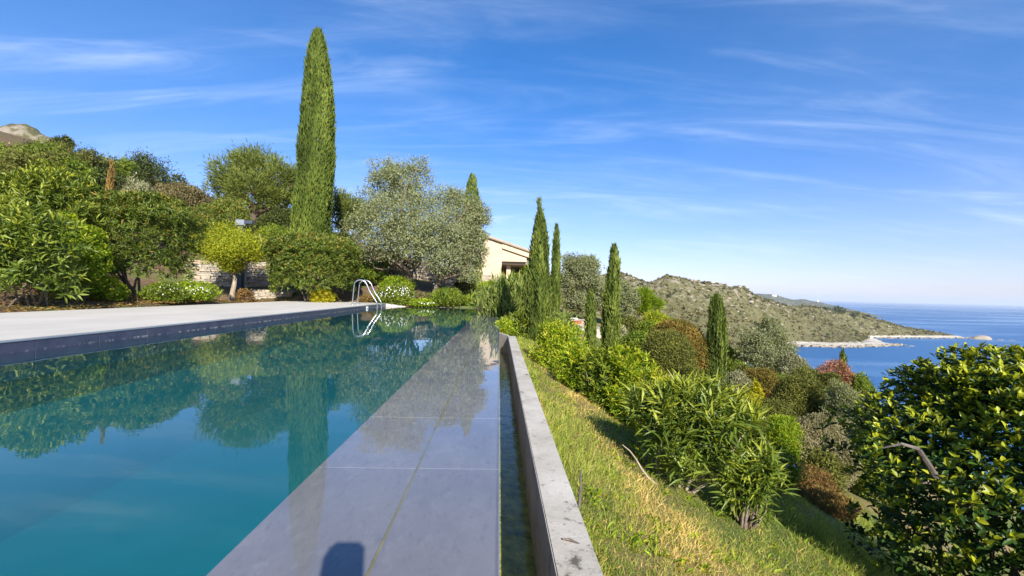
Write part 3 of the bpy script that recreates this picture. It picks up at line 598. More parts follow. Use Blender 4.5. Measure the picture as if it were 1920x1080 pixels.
def shrub(name, label, px, Y, wpx, top, mat, leaf=(.06, .025), style='fine', cov=2.6, ry=None, group=None, cat='shrub', base=None, lum=.16, young=.15, flowers=None, maxn=26000, parts=0, stem='bark', drop=0.0, clumpy=1.0, tmpl=None, flat=.55, up=.25, squash=.5, skirt=.8):
    c = W(px, hor(px), Y); cx = c[0]; z0 = tz(cx, Y) - drop if base is None else base
    h = W(px, top, Y)[2] - z0; h = max(h, .15); rx = wpx / 2 * Y / F; ry = rx * .9 if ry is None else ry
    minl = 2.3 * Y / (F * .533); L0 = max(leaf[0], minl); W0 = max(leaf[1], minl * .42)
    zc = z0 + h * squash * .8; rzu = h - (zc - z0); rzd = (zc - z0) + .02
    lf = lump_fn(2.6 * clumpy, 14); lf2 = lump_fn(7 * clumpy, 14)
    area = 2 * math.pi * rx * max(rx, h) * 1.0 * (1 if ry > rx * .6 else .8)
    n = int(min(maxn, max(250, cov * area / (.5 * L0 * W0))))
    def surf(d, rad):
        m = (1 + lum * lf(d) + lum * .5 * lf2(d)) * rad
        hh = np.hypot(d[:, 0], d[:, 1]) + 1e-6; k_ = np.where(d[:, 2] < 0, np.maximum(hh, skirt) / hh, 1.0) * m
        p = np.empty_like(d); p[:, 0] = cx + d[:, 0] * rx * k_; p[:, 1] = Y + d[:, 1] * ry * k_; p[:, 2] = zc + np.where(d[:, 2] > 0, d[:, 2] * rzu, d[:, 2] * rzd) * m; return p
    def dirs(k):
        d = rdir(k); d[:, 1] -= .42 if parts else .25; d = unit(d); fl = d[:, 2] < -.75; d[fl, 2] *= -1; return d
    if style == 'whorl':
        k = 7; m = max(20, n // k); d = dirs(m); rad = 1 - rng.random(m) ** 2.0 * (.55 if parts else .42); tip = surf(d, rad)
        td = unit(d * flat + rng.normal(size=(m, 3)) * .35 + [0, 0, up + .25])
        P = np.repeat(tip, k, 0); T = np.repeat(td, k, 0); ph = rng.uniform(0, 6.28, m * k)
        a = unit(np.cross(T, [.3, .5, .81])); b = np.cross(T, a); rd = a * np.cos(ph)[:, None] + b * np.sin(ph)[:, None]
        lv = np.tile(np.arange(k), m) / k; sp_a = .35 + 1.0 * (1 - lv) + rng.normal(size=m * k) * .18
        D = unit(T * np.cos(sp_a)[:, None] + rd * np.sin(sp_a)[:, None]); Nn = unit(T * np.sin(sp_a)[:, None] - rd * np.cos(sp_a)[:, None] + rng.normal(size=D.shape) * .15)
        P = P - T * ((1 - lv) * L0 * .7)[:, None]; L = L0 * rng.uniform(.65, 1.15, m * k) * (1 - .45 * (lv > .8)); Wd = W0 * rng.uniform(.8, 1.2, m * k)
        rr = np.clip(np.repeat(rng.random(m), k) * .6 + rng.random(m * k) * .4, 0, 1)
        yg = np.repeat((rng.random(m) < young * (1.0 + .9 * d[:, 2]) * (rad > .8)) * rng.uniform(.45, 1, m), k) * np.clip((lv - .25) * 2.2, 0, 1)
    else:
        d = dirs(n); rad = 1 - rng.random(n) ** 2.2 * .4; P = surf(d, rad) + rng.normal(size=(n, 3)) * L0 * .5
        ct = lump_fn(5 * clumpy, 12); D = unit(d * .45 + rng.normal(size=(n, 3)) * .7 + [0, 0, up]); Nn = unit(d * .55 + rng.normal(size=(n, 3)) * .6 + [0, 0, .25])
        L = L0 * rng.uniform(.6, 1.3, n); Wd = W0 * rng.uniform(.7, 1.25, n); rr = np.clip(.5 + .22 * ct(d) + rng.normal(size=n) * .24, 0, 1); yg = (rng.random(n) < young) * rng.uniform(.3, 1, n) * (rad > .75)
    lo = P[:, 2] > terr(P[:, 0], P[:, 1]) + .01 if base is None else P[:, 2] > z0; P, D, Nn, L, Wd, rr, yg = (q_[lo] for q_ in (P, D, Nn, L, Wd, rr, yg))
    e = empty(name, (cx, Y, z0), label, cat, group)
    tm_ = tmpl or T_DIA
    if parts:
        ctr = np.array([cx, Y, z0 + h * .5]); tc_ = unit(CAMP - P); fr = (unit(P - ctr) * tc_).sum(1); q_ = P + D * L[:, None] * .5
        rc = RW.T @ (q_ - CAMP).T; ux = 960 + F * rc[0] / -rc[2]; uy = 540 - F * rc[1] / -rc[2]; inn = (ux > 0) & (ux < 1920) & (uy > 0) & (uy < 1080)
        sc_ = np.where((fr > .15) & inn, L / np.linalg.norm(P - CAMP, axis=1) * (.6 + fr), 0); pick = np.argsort(-sc_)[:parts]
        mask = np.ones(len(P), bool); mask[pick] = False
        pool_m = []
        for i in range(14):
            yv = 0 if i < 8 else (i - 7) / 6
            m = leaves_mesh('leaf', np.zeros((1, 3)), np.array([[0., 1, 0]]), np.array([[0., 0, 1]]), np.ones(1), np.ones(1), np.array([(i % 8) / 7.0]), np.array([yv]), tm_); m.materials.append(MATS[mat]); pool_m.append(m)
        X_, Y_, Z_ = frames(D[pick], Nn[pick])
        for j, i in enumerate(pick):
            mi = int(rr[i] * 7.99) if yg[i] < .12 else 8 + min(5, int(yg[i] * 6))
            o = bpy.data.objects.new('leaf', pool_m[mi]); C.objects.link(o); o.parent = e
            Mx = Matrix([[X_[j][a] * Wd[i], Y_[j][a] * L[i], Z_[j][a] * L[i], P[i][a] - (cx, Y, z0)[a]] for a in range(3)] + [[0, 0, 0, 1]]); o.matrix_local = Mx
        P, D, Nn, L, Wd, rr, yg = (v_[mask] for v_ in (P, D, Nn, L, Wd, rr, yg))
    link('foliage', leaves_mesh('foliage', P, D, Nn, L, Wd, rr, yg, tm_), mat, e, kind='stuff')
    link('stem', tube_mesh('stem', stems(cx, Y, z0, P[rng.integers(len(P), size=60)], rx, 9 if Y > 6 else 16, max(.012, rx * .022)), 5), stem, e)
    if flowers:
        fm, fn, fs = flowers; d = dirs(fn); d[:, 1] = -np.abs(d[:, 1]) * .9; d[:, 2] = np.abs(d[:, 2]); d = unit(d); p = surf(d, np.full(fn, 1.03)); fs = max(fs, 1.15 * Y / (F * .533)); 
        link('flowers', leaves_mesh('flowers', p, unit(np.cross(d, rdir(fn))), d, np.full(fn, fs), np.full(fn, fs), rng.random(fn), np.zeros(fn)), fm, e, kind='stuff')
    return e

CY_PROF = ([0, .05, .2, .45, .65, .8, .9, .96, 1], [.75, .95, 1, .96, .86, .68, .46, .27, .06])
def cypress(label, px, Y, wpx, top, mat='f_cypress', base=None, n=9000, spray=(.22, .06), rag=.12, name='cypress_tree', prof=CY_PROF, lean=0.0, tip=0.0):
    c = W(px, hor(px), Y); cx = c[0]; z0 = tz(cx, Y) if base is None else base; H = W(px, top, Y)[2] - z0; R = wpx / 2 * Y / F
    minl = 3.0 * Y / (F * .533); L0 = max(spray[0], minl); W0 = max(spray[1], minl * .3)
    t_ = rng.random(n * 2); pr = np.interp(t_, *prof); t_ = t_[rng.random(n * 2) < pr * .9 + .1][:n]; n = len(t_); pr = np.interp(t_, *prof)
    th = rng.uniform(0, 6.283, n); cs, sn = np.cos(th), np.sin(th)
    l1, l2 = lump_fn(1.0, 14), lump_fn(1.0, 16); kz = H * t_ / R
    q1 = np.stack([cs * 2.6, sn * 2.6, kz * .55], 1); q2 = np.stack([cs * 7, sn * 7, kz * 1.1], 1)
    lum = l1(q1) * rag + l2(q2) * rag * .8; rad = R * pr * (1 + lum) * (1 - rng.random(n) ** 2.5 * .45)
    P = np.stack([cx + cs * rad + lean * t_ * H, Y + sn * rad, z0 + .05 + t_ * H * .985 - L0 * .5], 1)
    D = unit(np.stack([cs * .22, sn * .22, np.ones(n)], 1) + rng.normal(size=(n, 3)) * .2); Nn = unit(np.stack([cs, sn, np.full(n, .35)], 1) + rng.normal(size=(n, 3)) * .45)
    if tip:
        k = 90; tt = rng.random(k); P = np.concatenate([P, np.stack([cx + lean * H - tip * tt * .1 + rng.normal(size=k) * .02, np.full(k, Y), z0 + H * .97 + tip * tt], 1)]); D = np.concatenate([D, unit(rng.normal(size=(k, 3)) * .4 + [0, 0, 1])]); Nn = np.concatenate([Nn, rdir(k)]); lum = np.concatenate([lum, np.zeros(k)]); n += k
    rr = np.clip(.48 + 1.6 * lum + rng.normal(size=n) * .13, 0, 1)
    e = empty(name, (cx, Y, z0), label, 'tree', 'cypress trees in the garden')
    link('crown', leaves_mesh('crown', P, D, Nn, L0 * rng.uniform(.6, 1.25, n), W0 * rng.uniform(.7, 1.3, n), rr, (rng.random(n) < .05) * .8), mat, e)
    link('trunk', tube_mesh('trunk', [([(cx, Y, z0 - .15), (cx, Y, z0 + H * .4), (cx + lean * H, Y, z0 + H * .95)], [R * .16 + .03, R * .1 + .02, .012])], 7), 'bark', e)
    return e

def crown_tree(name, label, px, Y, base_py, blobs, mat, leaf, bark, trunk_r, nleaf, kind='leaf', cat='tree', group=None, forks=None, base=None, young=.05, nlimb=3, sparse=0.0, px_base=None):
    # blobs: (px, py, radius_px, depth offset m, squash) clumps of the crown placed around the trunk's distance
    bx = px if px_base is None else px_base; b0 = W(bx, base_py, Y); z0 = b0[2] if base is None else base; b0 = np.array([b0[0], Y, z0])
    minl = (2.4 if kind == 'leaf' else 4.0) * Y / (F * .533); L0 = max(leaf[0], minl); W0 = max(leaf[1], minl * (.36 if kind == 'leaf' else .10))
    Ps, Ds, Ns, Rr = [], [], [], []; tips = []
    tot = sum(b[2] ** 2 for b in blobs)
    for bpx, bpy_, br, dy, sq in blobs:
        c = W(bpx, bpy_, Y + dy); r = br * (Y + dy) / F; k = int(nleaf * br ** 2 / tot); tips.append((c, r))
        sub = max(4, int(k / 60)); d = rdir(sub); d[:, 1] -= .2; cc = c + unit(d) * (r * (rng.random(sub) ** .45))[:, None] * [1, 1, sq]; srad = r * .30
        who = rng.integers(sub, size=k); off = rng.normal(size=(k, 3)) * srad * .6
        p = cc[who] + off; od = unit(p - c + 1e-6); lt = rng.random(sub)
        if kind == 'needle':
            D = unit(unit(off + 1e-6) * .6 + od * .7 + [0, 0, .6] + rng.normal(size=(k, 3)) * .35)
        else: D = unit(rng.normal(size=(k, 3)) * .7 + od * .4 + [0, 0, .1])
        Ps.append(p); Ds.append(D); Ns.append(unit(od * .6 + rng.normal(size=(k, 3)) * .6 + [0, 0, .3])); Rr.append(np.clip(.25 + .45 * lt[who] + rng.normal(size=k) * .2, 0, 1))
    P, D, Nn, rr = map(np.concatenate, (Ps, Ds, Ns, Rr)); n = len(P)
    ok = P[:, 2] > terr(P[:, 0], P[:, 1]) + .02; P, D, Nn, rr = P[ok], D[ok], Nn[ok], rr[ok]; n = len(P)
    e = empty(name, b0, label, cat, group)
    link('crown', leaves_mesh('crown', P, D, Nn, L0 * rng.uniform(.6, 1.25, n), W0 * rng.uniform(.7, 1.3, n), rr, (rng.random(n) < young) * .8), mat, e, kind='stuff')
    ls = []; fk = b0 + np.array([0, 0, .01]) if not forks else None
    if forks:
        f = W(forks[0], forks[1], Y); ls.append((curvy(b0 - [0, 0, .2], f, 5, .04), list(np.linspace(trunk_r * 1.15, trunk_r * .8, 5)))); fk = f
    for c, r in tips:
        for j in range(nlimb):
            s_ = fk + rng.normal(size=3) * trunk_r * .35; e_ = c + rdir(1)[0] * r * .75
            ls.append((curvy(s_, e_, 6, .09), list(np.linspace(trunk_r * (.62 if j == 0 else .4), .012 + trunk_r * .05, 6))))
    link('trunk', tube_mesh('trunk', ls, 7), bark, e)
    return e

# ------------------------------------------------------------------ house
HYF = 26.0
def hx_(px): return W(px, hor(px), HYF)[0]
def hz_(px, py): return W(px, py, HYF)[2]
hl, hr = hx_(845), hx_(1003.5); zf = hz_(950, 549)
slope_top = lambda x: hz_(897, 440) + (x - hx_(897)) * (hz_(1000, 475) - hz_(897, 440)) / (hx_(1000) - hx_(897))
house = empty('house', (hx_(900), HYF, zf), 'cream plastered house with sloping roof and shaded porch behind the olive tree', 'house')
wx = hx_(939.3); bt = .34
link('wall', prism_mesh('wall', [(hl, zf - .4), (wx, zf - .4), (wx, slope_top(wx) - bt), (wx, slope_top(wx) - .02), (hl, slope_top(hl) - .02)], HYF, HYF + .35), 'plaster', house)
link('side_wall', box_mesh('side_wall', wx - .3, wx - .012, HYF + .35, HYF + 5, zf - .4, slope_top(wx) - .2), 'plaster', house)
link('back_wall', box_mesh('back_wall', wx - .02, hr + .02, HYF + 5.0, HYF + 5.2, zf - .4, slope_top(hr) - .1), 'plaster', house)
link('fascia_beam', prism_mesh('fascia_beam', [(wx, slope_top(wx) - bt), (hr, slope_top(hr) - bt), (hr, slope_top(hr) - .02), (wx, slope_top(wx) - .02)], HYF - .06, HYF + .3), 'plaster', house)
px_e = hx_(986); zl = hz_(950, 490)
link('gable_panel', prism_mesh('gable_panel', [(wx, zl), (px_e, zl), (px_e, slope_top(px_e) - bt - .003), (wx, slope_top(wx) - bt - .003)], HYF + .06, HYF + .28), 'plaster', house)
link('porch_ceiling', box_mesh('porch_ceiling', wx, hr + .5, HYF + .28, HYF + 5.0, zl - .14, zl - .02), 'plaster_shade', house)
link('porch_floor', box_mesh('porch_floor', hl, hr + .6, HYF - .5, HYF + 5.2, zf - .5, zf - .02), 'paving', house)
link('end_wall', box_mesh('end_wall', hr + .02, hr + .3, HYF + .4, HYF + 5.2, zf - .4, slope_top(hr) - .36), 'plaster', house)
pil = link('pillar', box_mesh('pillar', hx_(949), hx_(957), HYF + .75, HYF + 1.0, zf, zl - .141), 'plaster', house)
def stone_var(i):
    bm = bmesh.new(); bmesh.ops.create_cube(bm, size=1); r = np.random.default_rng(500 + i)
    for v in bm.verts: v.co += Vector(r.uniform(-.10, .10, 3))
    bmesh.ops.bevel(bm, geom=bm.edges[:], offset=.09, segments=1, affect='EDGES'); me = bpy.data.meshes.new('stone'); bm.to_mesh(me); bm.free()
    me.materials.append(MATS[('stone_a', 'stone_b', 'stone_a', 'stone_c')[i % 4]]); return me
STONES = [stone_var(i) for i in range(12)]
def stone_face(parent, A, B, z0, z1, thick, sw, sh):
    # courses of stones between plan points A and B, from z0 up to z1
    A = np.array(A, float); B = np.array(B, float); L = np.linalg.norm(B - A); u = (B - A) / L; ang = math.atan2(u[1], u[0]); z = z0; cnt = 0
    while z < z1 - .3 * sh:
        h = min(sh * rng.uniform(.7, 1.35), z1 - z); s_ = -rng.uniform(0, .5) * sw
        while s_ < L:
            w = sw * rng.uniform(.55, 1.6); a, b = max(0, s_), min(L, s_ + w)
            if b - a > sw * .2:
                o = bpy.data.objects.new('stone', STONES[rng.integers(12)]); C.objects.link(o); o.parent = parent; o.matrix_parent_inverse = Matrix.Translation(-parent.location)
                c = A + u * (a + b) / 2; o.location = (c[0], c[1], z + h / 2); o.rotation_euler = (rng.normal() * .03, rng.normal() * .04, ang); o.scale = ((b - a) * .97, thick * rng.uniform(.7, 1.25), h * .93); cnt += 1
            s_ += w
        z += h
    return cnt
for a, b, py0, nm in [(900, 921, 516, 'stone_plinth'), (928.5, 942, 518.5, 'stone_plinth')]:
    xa, xb = hx_(a), hx_(b); zt = hz_(920, py0)
    link(nm, box_mesh(nm, xa + .03, xb - .03, HYF - .2, HYF - .003, zf - .4, zt - .03), 'mortar', house)
    stone_face(house, (xa, HYF - .22), (xb, HYF - .22), zf - .1, zt, .14, .22, .10)
xa, xb = hx_(948), hx_(960); zt = hz_(950, 521.5)
link('stone_plinth', box_mesh('stone_plinth', xa + .03, xb - .03, HYF + .4, HYF + .72, zf - .02, zt - .03), 'mortar', house); stone_face(house, (xa, HYF + .4), (xb, HYF + .4), zf, zt, .14, .20, .10)
wa, wb, wtp = hx_(968) * 31 / 26, hx_(994) * 31 / 26, hz_(980, 501) * 1.1
win = link('porch_door', box_mesh('porch_door', wa, wb, HYF + 4.93, HYF + 4.995, zf, wtp), 'dark_metal', house)
for i in range(2):
    a = wa + .06 + (wb - wa - .06) * i / 2; b = wa + (wb - wa - .06) * (i + 1) / 2
    for j in range(2):
        c0 = zf + .08 + (wtp - zf - .1) * j / 2; c1 = zf + (wtp - zf - .1) * (j + 1) / 2; link('pane', box_mesh('pane', a, b, HYF + 4.91, HYF + 4.928, c0, c1), 'window_glass', win)
roof = link('roof', prism_mesh('roof', [(hl, slope_top(hl) - .018), (hr + .12, slope_top(hr + .12) - .018), (hr + .12, slope_top(hr + .12) + .05), (hl, slope_top(hl) + .05)], HYF - .16, HYF + 6), 'plaster', house)
tmh = tube_mesh('roof_tile', [([(0, 0, 0), (.42, 0, 0)], [.075, .085])], 8); tmh.materials.append(MATS['roof_tile']); x = hl
while x < hr + .1:
    o = bpy.data.objects.new('roof_tile', tmh); C.objects.link(o); o.parent = house; o.matrix_parent_inverse = Matrix.Translation(-house.location)
    o.location = (x, HYF - .1, slope_top(x) + .03); o.rotation_euler = (0, math.atan2(slope_top(0) - slope_top(1), 1), 0); x += .38
link('roof_cover', prism_mesh('roof_cover', [(hl, slope_top(hl) + .051), (hr + .12, slope_top(hr + .12) + .051), (hr + .12, slope_top(hr + .12) + .09), (hl, slope_top(hl) + .09)], HYF, HYF + 6), 'roof_tile', house)
link('vent_pipe', tube_mesh('vent_pipe', [([(hx_(953.5), HYF + 1, slope_top(hx_(953.5)) + .05), (hx_(953.5), HYF + 1, slope_top(hx_(953.5)) + .24)], [.06, .06])], 8), 'dark_metal', house)

# ------------------------------------------------------------------ stone walls, lamp, ladder
def stone_wall(label, A, B, z0, z1, thick, sw, sh, cap=False):
    A = np.array(A, float); B = np.array(B, float); m = (A + B) / 2; e = empty('stone_wall', (m[0], m[1], z0), label, 'wall')
    u = (B - A) / np.linalg.norm(B - A); nn = np.array([u[1], -u[0]]);
    if nn[1] > 0: nn = -nn
    c = [A, B, B - nn * thick, A - nn * thick]; V = [(p[0], p[1], z0 - .2) for p in c] + [(p[0], p[1], z1 - .03) for p in c]
    link('core', mesh_py('core', V, [(0, 1, 5, 4), (1, 2, 6, 5), (2, 3, 7, 6), (3, 0, 4, 7), (4, 5, 6, 7)]), 'mortar', e)
    stone_face(e, A, B, z0, z1, .16, sw, sh)
    if cap: stone_face(e, A - nn * thick * .5, B - nn * thick * .5, z1 - .02, z1 + .05, thick * 1.05, sw * 1.8, .06)
    return e
p0, p1 = W(345, 540, 18.6), W(506, 540, 18.9)
stone_wall('tall dry stone retaining wall behind the lime yellow tree', p0[:2], p1[:2], .15, W(430, 491, 18.7)[2], .4, .34, .10, True)
p0, p1 = W(452, 560, 17.75), W(549, 560, 17.75)
stone_wall('low stone bench wall at the edge of the terrace', p0[:2], p1[:2], .05, W(500, 546, 17.7)[2], .4, .34, .085, True)
p0, p1 = W(690, 540, 22), W(860, 540, 22)
stone_wall('pale garden wall seen between the olive trunks', p0[:2], p1[:2], .5, W(740, 498, 22)[2], .3, .36, .12)
lp = W(449, 545, 18.2); lx = lp[0]
lamp = empty('garden_lamp', (lx, 18.2, lp[2] - .1), 'dark square lamp post with flat pale cap behind the lime yellow tree', 'lamp')
lt = W(449, 423, 18.2)[2]
link('post', box_mesh('post', lx - .115, lx + .115, 18.1, 18.32, lp[2] - .1, lt, .008), 'dark_metal', lamp)
link('cap', box_mesh('cap', lx - .15, lx + .18, 18.05, 18.37, lt + .001, lt + .22, .01), 'cap_metal', lamp)
link('arm', box_mesh('arm', lx + .181, lx + .46, 18.12, 18.3, lt + .07, lt + .2, .01), 'dark_metal', lamp)

lad = empty('pool_ladder', (-4.3, 14.8, 0), 'stainless steel pool ladder with two arched handrails', 'ladder')
def rail(Y):
    pts = [W(659.6, 571, 14.5), W(662.5, 540, 14.5), W(664.5, 530, 14.5), W(669, 525.8, 14.5), W(676, 524.6, 14.5), W(682.5, 527.5, 14.5), W(687, 533.5, 14.5), W(693, 547, 14.5), W(705.5, 567, 14.5), W(706.2, 576, 14.5), W(706.2, 640, 14.5)]
    k = np.array([p - [0, 0, 0] for p in pts]); k[:, 1] = Y; k[0][2] = DECK_Z + .001; return k
def smooth_line(P, m=4):
    out = []
    for i in range(len(P) - 1):
        p0_, p1_, p2_, p3_ = P[max(i - 1, 0)], P[i], P[i + 1], P[min(i + 2, len(P) - 1)]
        for j in range(m):
            t_ = j / m; out.append(.5 * ((2 * p1_) + (-p0_ + p2_) * t_ + (2 * p0_ - 5 * p1_ + 4 * p2_ - p3_) * t_ ** 2 + (-p0_ + 3 * p1_ - 3 * p2_ + p3_) * t_ ** 3))
    out.append(P[-1]); return out
for Y in (14.55, 15.08):
    k = rail(Y); r_ = link('handrail', tube_mesh('handrail', [(smooth_line(k), [.021] * (4 * (len(k) - 1) + 1))], 10), 'steel', lad, smooth=True)
    b = k[0]; link('flange', tube_mesh('flange', [([(b[0], Y, DECK_Z + .001), (b[0], Y, DECK_Z + .02)], [.05, .045])], 12), 'steel', lad)
kx = rail(14.55)[-1][0]
for i in range(3): link('step', box_mesh('step', kx - .04, kx + .04, 14.55, 15.08, -.28 - .27 * i, -.25 - .27 * i, .006), 'steel', lad)
p = W(699, 579, 14.1); o = link('pool_fitting', box_mesh('pool_fitting', POOL_L + .001, POOL_L + .03, 14.0, 14.14, .005, .07, .008), 'white_plastic'); tag(o, 'small white fitting on the pool wall beside the ladder', 'fitting')
o.parent = None
# paved terrace with a cushion at the foot of the far olive
tp = W(1080, 612, 19); tzz = tp[2]
o = link('paved_terrace', box_mesh('paved_terrace', W(1062, 612, 19)[0], W(1125, 612, 19)[0], 17.6, 21, tzz - .8, tzz, .02), 'paving', kind='structure'); o['label'] = 'small paved terrace below the house'
a, b = W(1068, 600, 20.8), W(1104, 600, 20.8); stone_wall('low pale wall at the back of the small paved terrace', a[:2], b[:2], tzz, tzz + .22, .25, .3, .1)
a = W(1079, 606, 19.4); e = empty('lounger', (a[0], 19.4, tzz), 'low lounger with red and white cushion on the paved terrace', 'lounger')
link('base', box_mesh('base', a[0] - .3, a[0] + .3, 19.2, 20.3, tzz, tzz + .1, .01), 'bark_pale', e); link('cushion', box_mesh('cushion', a[0] - .28, a[0] + .28, 19.18, 20.28, tzz + .101, tzz + .19, .04, 3), 'red_fabric', e); link('pillow', box_mesh('pillow', a[0] - .26, a[0] + .26, 20.0, 20.3, tzz + .195, tzz + .29, .04, 3), 'white_wall', e)

# ------------------------------------------------------------------ trees
cypress('tall slender cypress towering over the pool garden', 583, 20.5, 61, 50, 'f_cypress', base=1.4, n=27000, spray=(.24, .042), rag=.12, prof=([0, .1, .3, .5, .6, .72, .85, .93, .975, 1], [.93, 1, 1.02, 1.03, .95, .78, .58, .42, .25, .08]))
cypress('cypress top rising behind the big olive tree', 880, 23.5, 38, 324, 'f_cypress', n=5200, spray=(.2, .06))
cypress('cypress with a thin broken tip in front of the house corner', 1012, 9.0, 38, 396, 'f_cypress2', n=13000, spray=(.11, .022), rag=.19, tip=.30, lean=-.012)
cypress('narrow cypress just right of the one at the house corner', 1041, 13.5, 15, 420, 'f_cypress2', n=6000, spray=(.12, .03), rag=.16)
cypress('ragged cypress standing alone in mid garden', 1146, 12.5, 25, 458, 'f_cypress2', n=7500, spray=(.13, .035), rag=.26, lean=.02)
cypress('short young cypress left of the ragged mid garden one', 1108, 11.5, 17, 545, 'f_cypress2', n=2800, spray=(.12, .04))
cypress('blunt dark cypress on the slope before the bay', 1344, 12.4, 32, 552, 'f_cypress2', n=9500, spray=(.11, .026), rag=.16, prof=([0, .05, .3, .6, .85, .95, 1], [.8, .95, 1, .9, .72, .5, .15]))
cypress('tiny cypress silhouetted against the bay water', 1582, 20, 12, 657, 'f_cypress2', n=900)
cypress('dried brown cypress spike in the hillside hedge', 201, 17, 11, 299, 'f_dead', n=1500, spray=(.16, .04), name='dead_cypress')

crown_tree('stone_pine', 'broad round umbrella pine left of the tall cypress', 487, 26, 440,
           [(440, 330, 40, 0, .8), (485, 315, 42, .5, .7), (525, 335, 36, -.3, .8), (418, 352, 26, .4, .7), (555, 350, 34, .6, .8), (470, 355, 42, -1.0, .7), (515, 372, 30, -.6, .6), (430, 378, 22, 0, .6), (545, 378, 30, .6, .6), (462, 305, 26, 1.2, .7)],
           'f_pine', (.24, .03), 'bark_pine', .26, 24000, 'needle', forks=(490, 400), nlimb=2)
crown_tree('stone_pine', 'second umbrella pine half hidden right of the tall cypress', 640, 29, 440,
           [(632, 380, 28, 0, .9), (655, 392, 26, .3, .9), (680, 400, 26, .5, .9), (625, 410, 24, 0, .8), (660, 425, 22, 0, .6)], 'f_pine', (.24, .03), 'bark_pine', .22, 9000, 'needle', forks=(652, 425), nlimb=2)
crown_tree('olive_tree', 'large grey green olive tree at the far end of the pool', 768, 19, 545,
           [(712, 330, 30, .2, 1), (750, 345, 40, 0, 1), (785, 325, 26, .4, 1.1), (700, 385, 38, 0, .9), (745, 400, 50, -.8, .9), (790, 380, 42, .1, 1), (682, 430, 34, .2, .9), (725, 450, 44, -.6, .8), (780, 450, 46, -.8, .8), (690, 470, 28, 0, .7), (742, 318, 26, .6, 1), (725, 362, 28, .8, 1)],
           'f_olive', (.075, .024), 'bark', .12, 36000, forks=(768, 520), nlimb=2)
crown_tree('olive_tree', 'lower spreading olive tree leaning towards the house', 812, 18, 545,
           [(845, 385, 34, .2, 1), (880, 415, 30, .3, .9), (825, 425, 40, -.5, .9), (865, 455, 36, -.2, .9), (830, 480, 38, -.5, .8), (880, 490, 26, 0, .8), (895, 385, 18, .4, .9), (858, 370, 22, .6, 1), (812, 460, 34, -.6, .8), (875, 515, 20, -.2, .7), (902, 402, 20, -.2, .9), (900, 440, 20, -.3, 1), (893, 468, 22, -.3, .9)],
           'f_olive', (.075, .024), 'bark', .09, 32000, forks=(822, 530), nlimb=2)
crown_tree('olive_tree', 'dense olive tree beyond the house corner cypresses', 1080, 22, 598,
           [(1075, 500, 24, 0, 1), (1095, 515, 30, -.3, 1), (1070, 535, 28, 0, 1), (1110, 550, 28, .3, .9), (1080, 565, 26, -.4, .8), (1105, 495, 16, .2, 1), (1125, 560, 20, .5, .9)], 'f_oliveb', (.08, .028), 'bark', .12, 26000, forks=(1082, 585), nlimb=2)
crown_tree('olive_tree', 'pale olive tree between the mid garden cypress and small pine', 1160, 24, 605, [(1160, 548, 22, 0, 1), (1178, 560, 20, .2, 1), (1140, 565, 18, 0, 1), (1170, 580, 18, -.2, .9)], 'f_oliveb', (.08, .028), 'bark', .1, 11000, forks=(1165, 595), nlimb=2)
crown_tree('small_pine', 'small bright green pine below the rocky ridge', 1205, 27, 602, [(1190, 562, 16, 0, .8), (1210, 558, 18, 0, .8), (1228, 572, 14, .2, .8), (1205, 575, 16, -.3, .7)], 'f_bright', (.16, .03), 'bark_pine', .1, 4500, 'needle', forks=(1200, 590), nlimb=2)
crown_tree('olive_tree', 'round grey olive tree on the slope above the bay', 1435, 19, 705, [(1415, 640, 28, 0, 1), (1445, 630, 28, .2, 1), (1462, 655, 28, 0, 1), (1425, 668, 32, -.4, .9), (1400, 660, 18, 0, 1), (1470, 680, 22, .2, .9), (1440, 612, 16, .3, 1)], 'f_oliveb', (.08, .028), 'bark', .12, 24000, forks=(1432, 690), nlimb=2)
crown_tree('lime_tree', 'small lime yellow tree with pale forked trunk by the terrace', 436, 16.6, 556,
           [(392, 458, 28, 0, .75), (432, 446, 34, 0, .7), (474, 458, 29, 0, .75), (445, 468, 40, -.4, .6), (408, 478, 24, 0, .6), (476, 478, 20, 0, .6), (438, 496, 22, -.2, .6)], 'f_lime', (.055, .028), 'bark_pale', .075, 19000, forks=(437, 512), nlimb=3, young=.35)
crown_tree('small_tree', 'small orange leaved tree in the shade left of the olive', 712, 20.5, 545, [(700, 495, 22, 0, .8), (725, 500, 22, 0, .8), (712, 515, 18, 0, .6)], 'f_redmound', (.07, .03), 'bark', .05, 2600, forks=(713, 528), nlimb=3)
wood = [(15, 300, 36, 27, 'f_green', 'bright green broadleaf crown at the far left of the hillside wood'), (80, 300, 34, 30, 'f_green', 'green crown below the rocky summit in the hillside wood'), (135, 302, 34, 32, 'f_khaki', 'yellowish crown left of the dried cypress in the hillside wood'), (175, 312, 34, 33, 'f_dark', 'dark crown directly behind the dried cypress'),
        (228, 322, 32, 35, 'f_green', 'rounded crown right of the dried cypress in the hillside wood'), (285, 325, 36, 38, 'f_dark', 'dark evergreen crown at the right end of the hillside wood'), (60, 320, 36, 22, 'f_khaki', 'nearer yellow green crown low in the hillside wood'), (130, 330, 34, 24, 'f_green', 'nearer dense crown just above the oleander hedge'), (118, 275, 14, 36, 'f_dark', 'small dark treetop sticking up on the wooded skyline'), (195, 340, 30, 26, 'f_dark', 'low dark crown at the foot of the dried cypress')]
for px, py, r, Y, mt, lab in wood:
    bl = [(px + rng.normal() * r * .55, py + rng.normal() * r * .3, r * rng.uniform(.55, .8), rng.normal() * .8, .85) for _ in range(5)] + [(px, py, r, 0, .8)]
    crown_tree('broadleaf_tree', lab, px, Y, py + r * 1.6, bl, mt, (.13, .07), 'bark', .14, 6500, forks=(px, py + r), nlimb=1, group='trees of the hillside wood', young=.12)

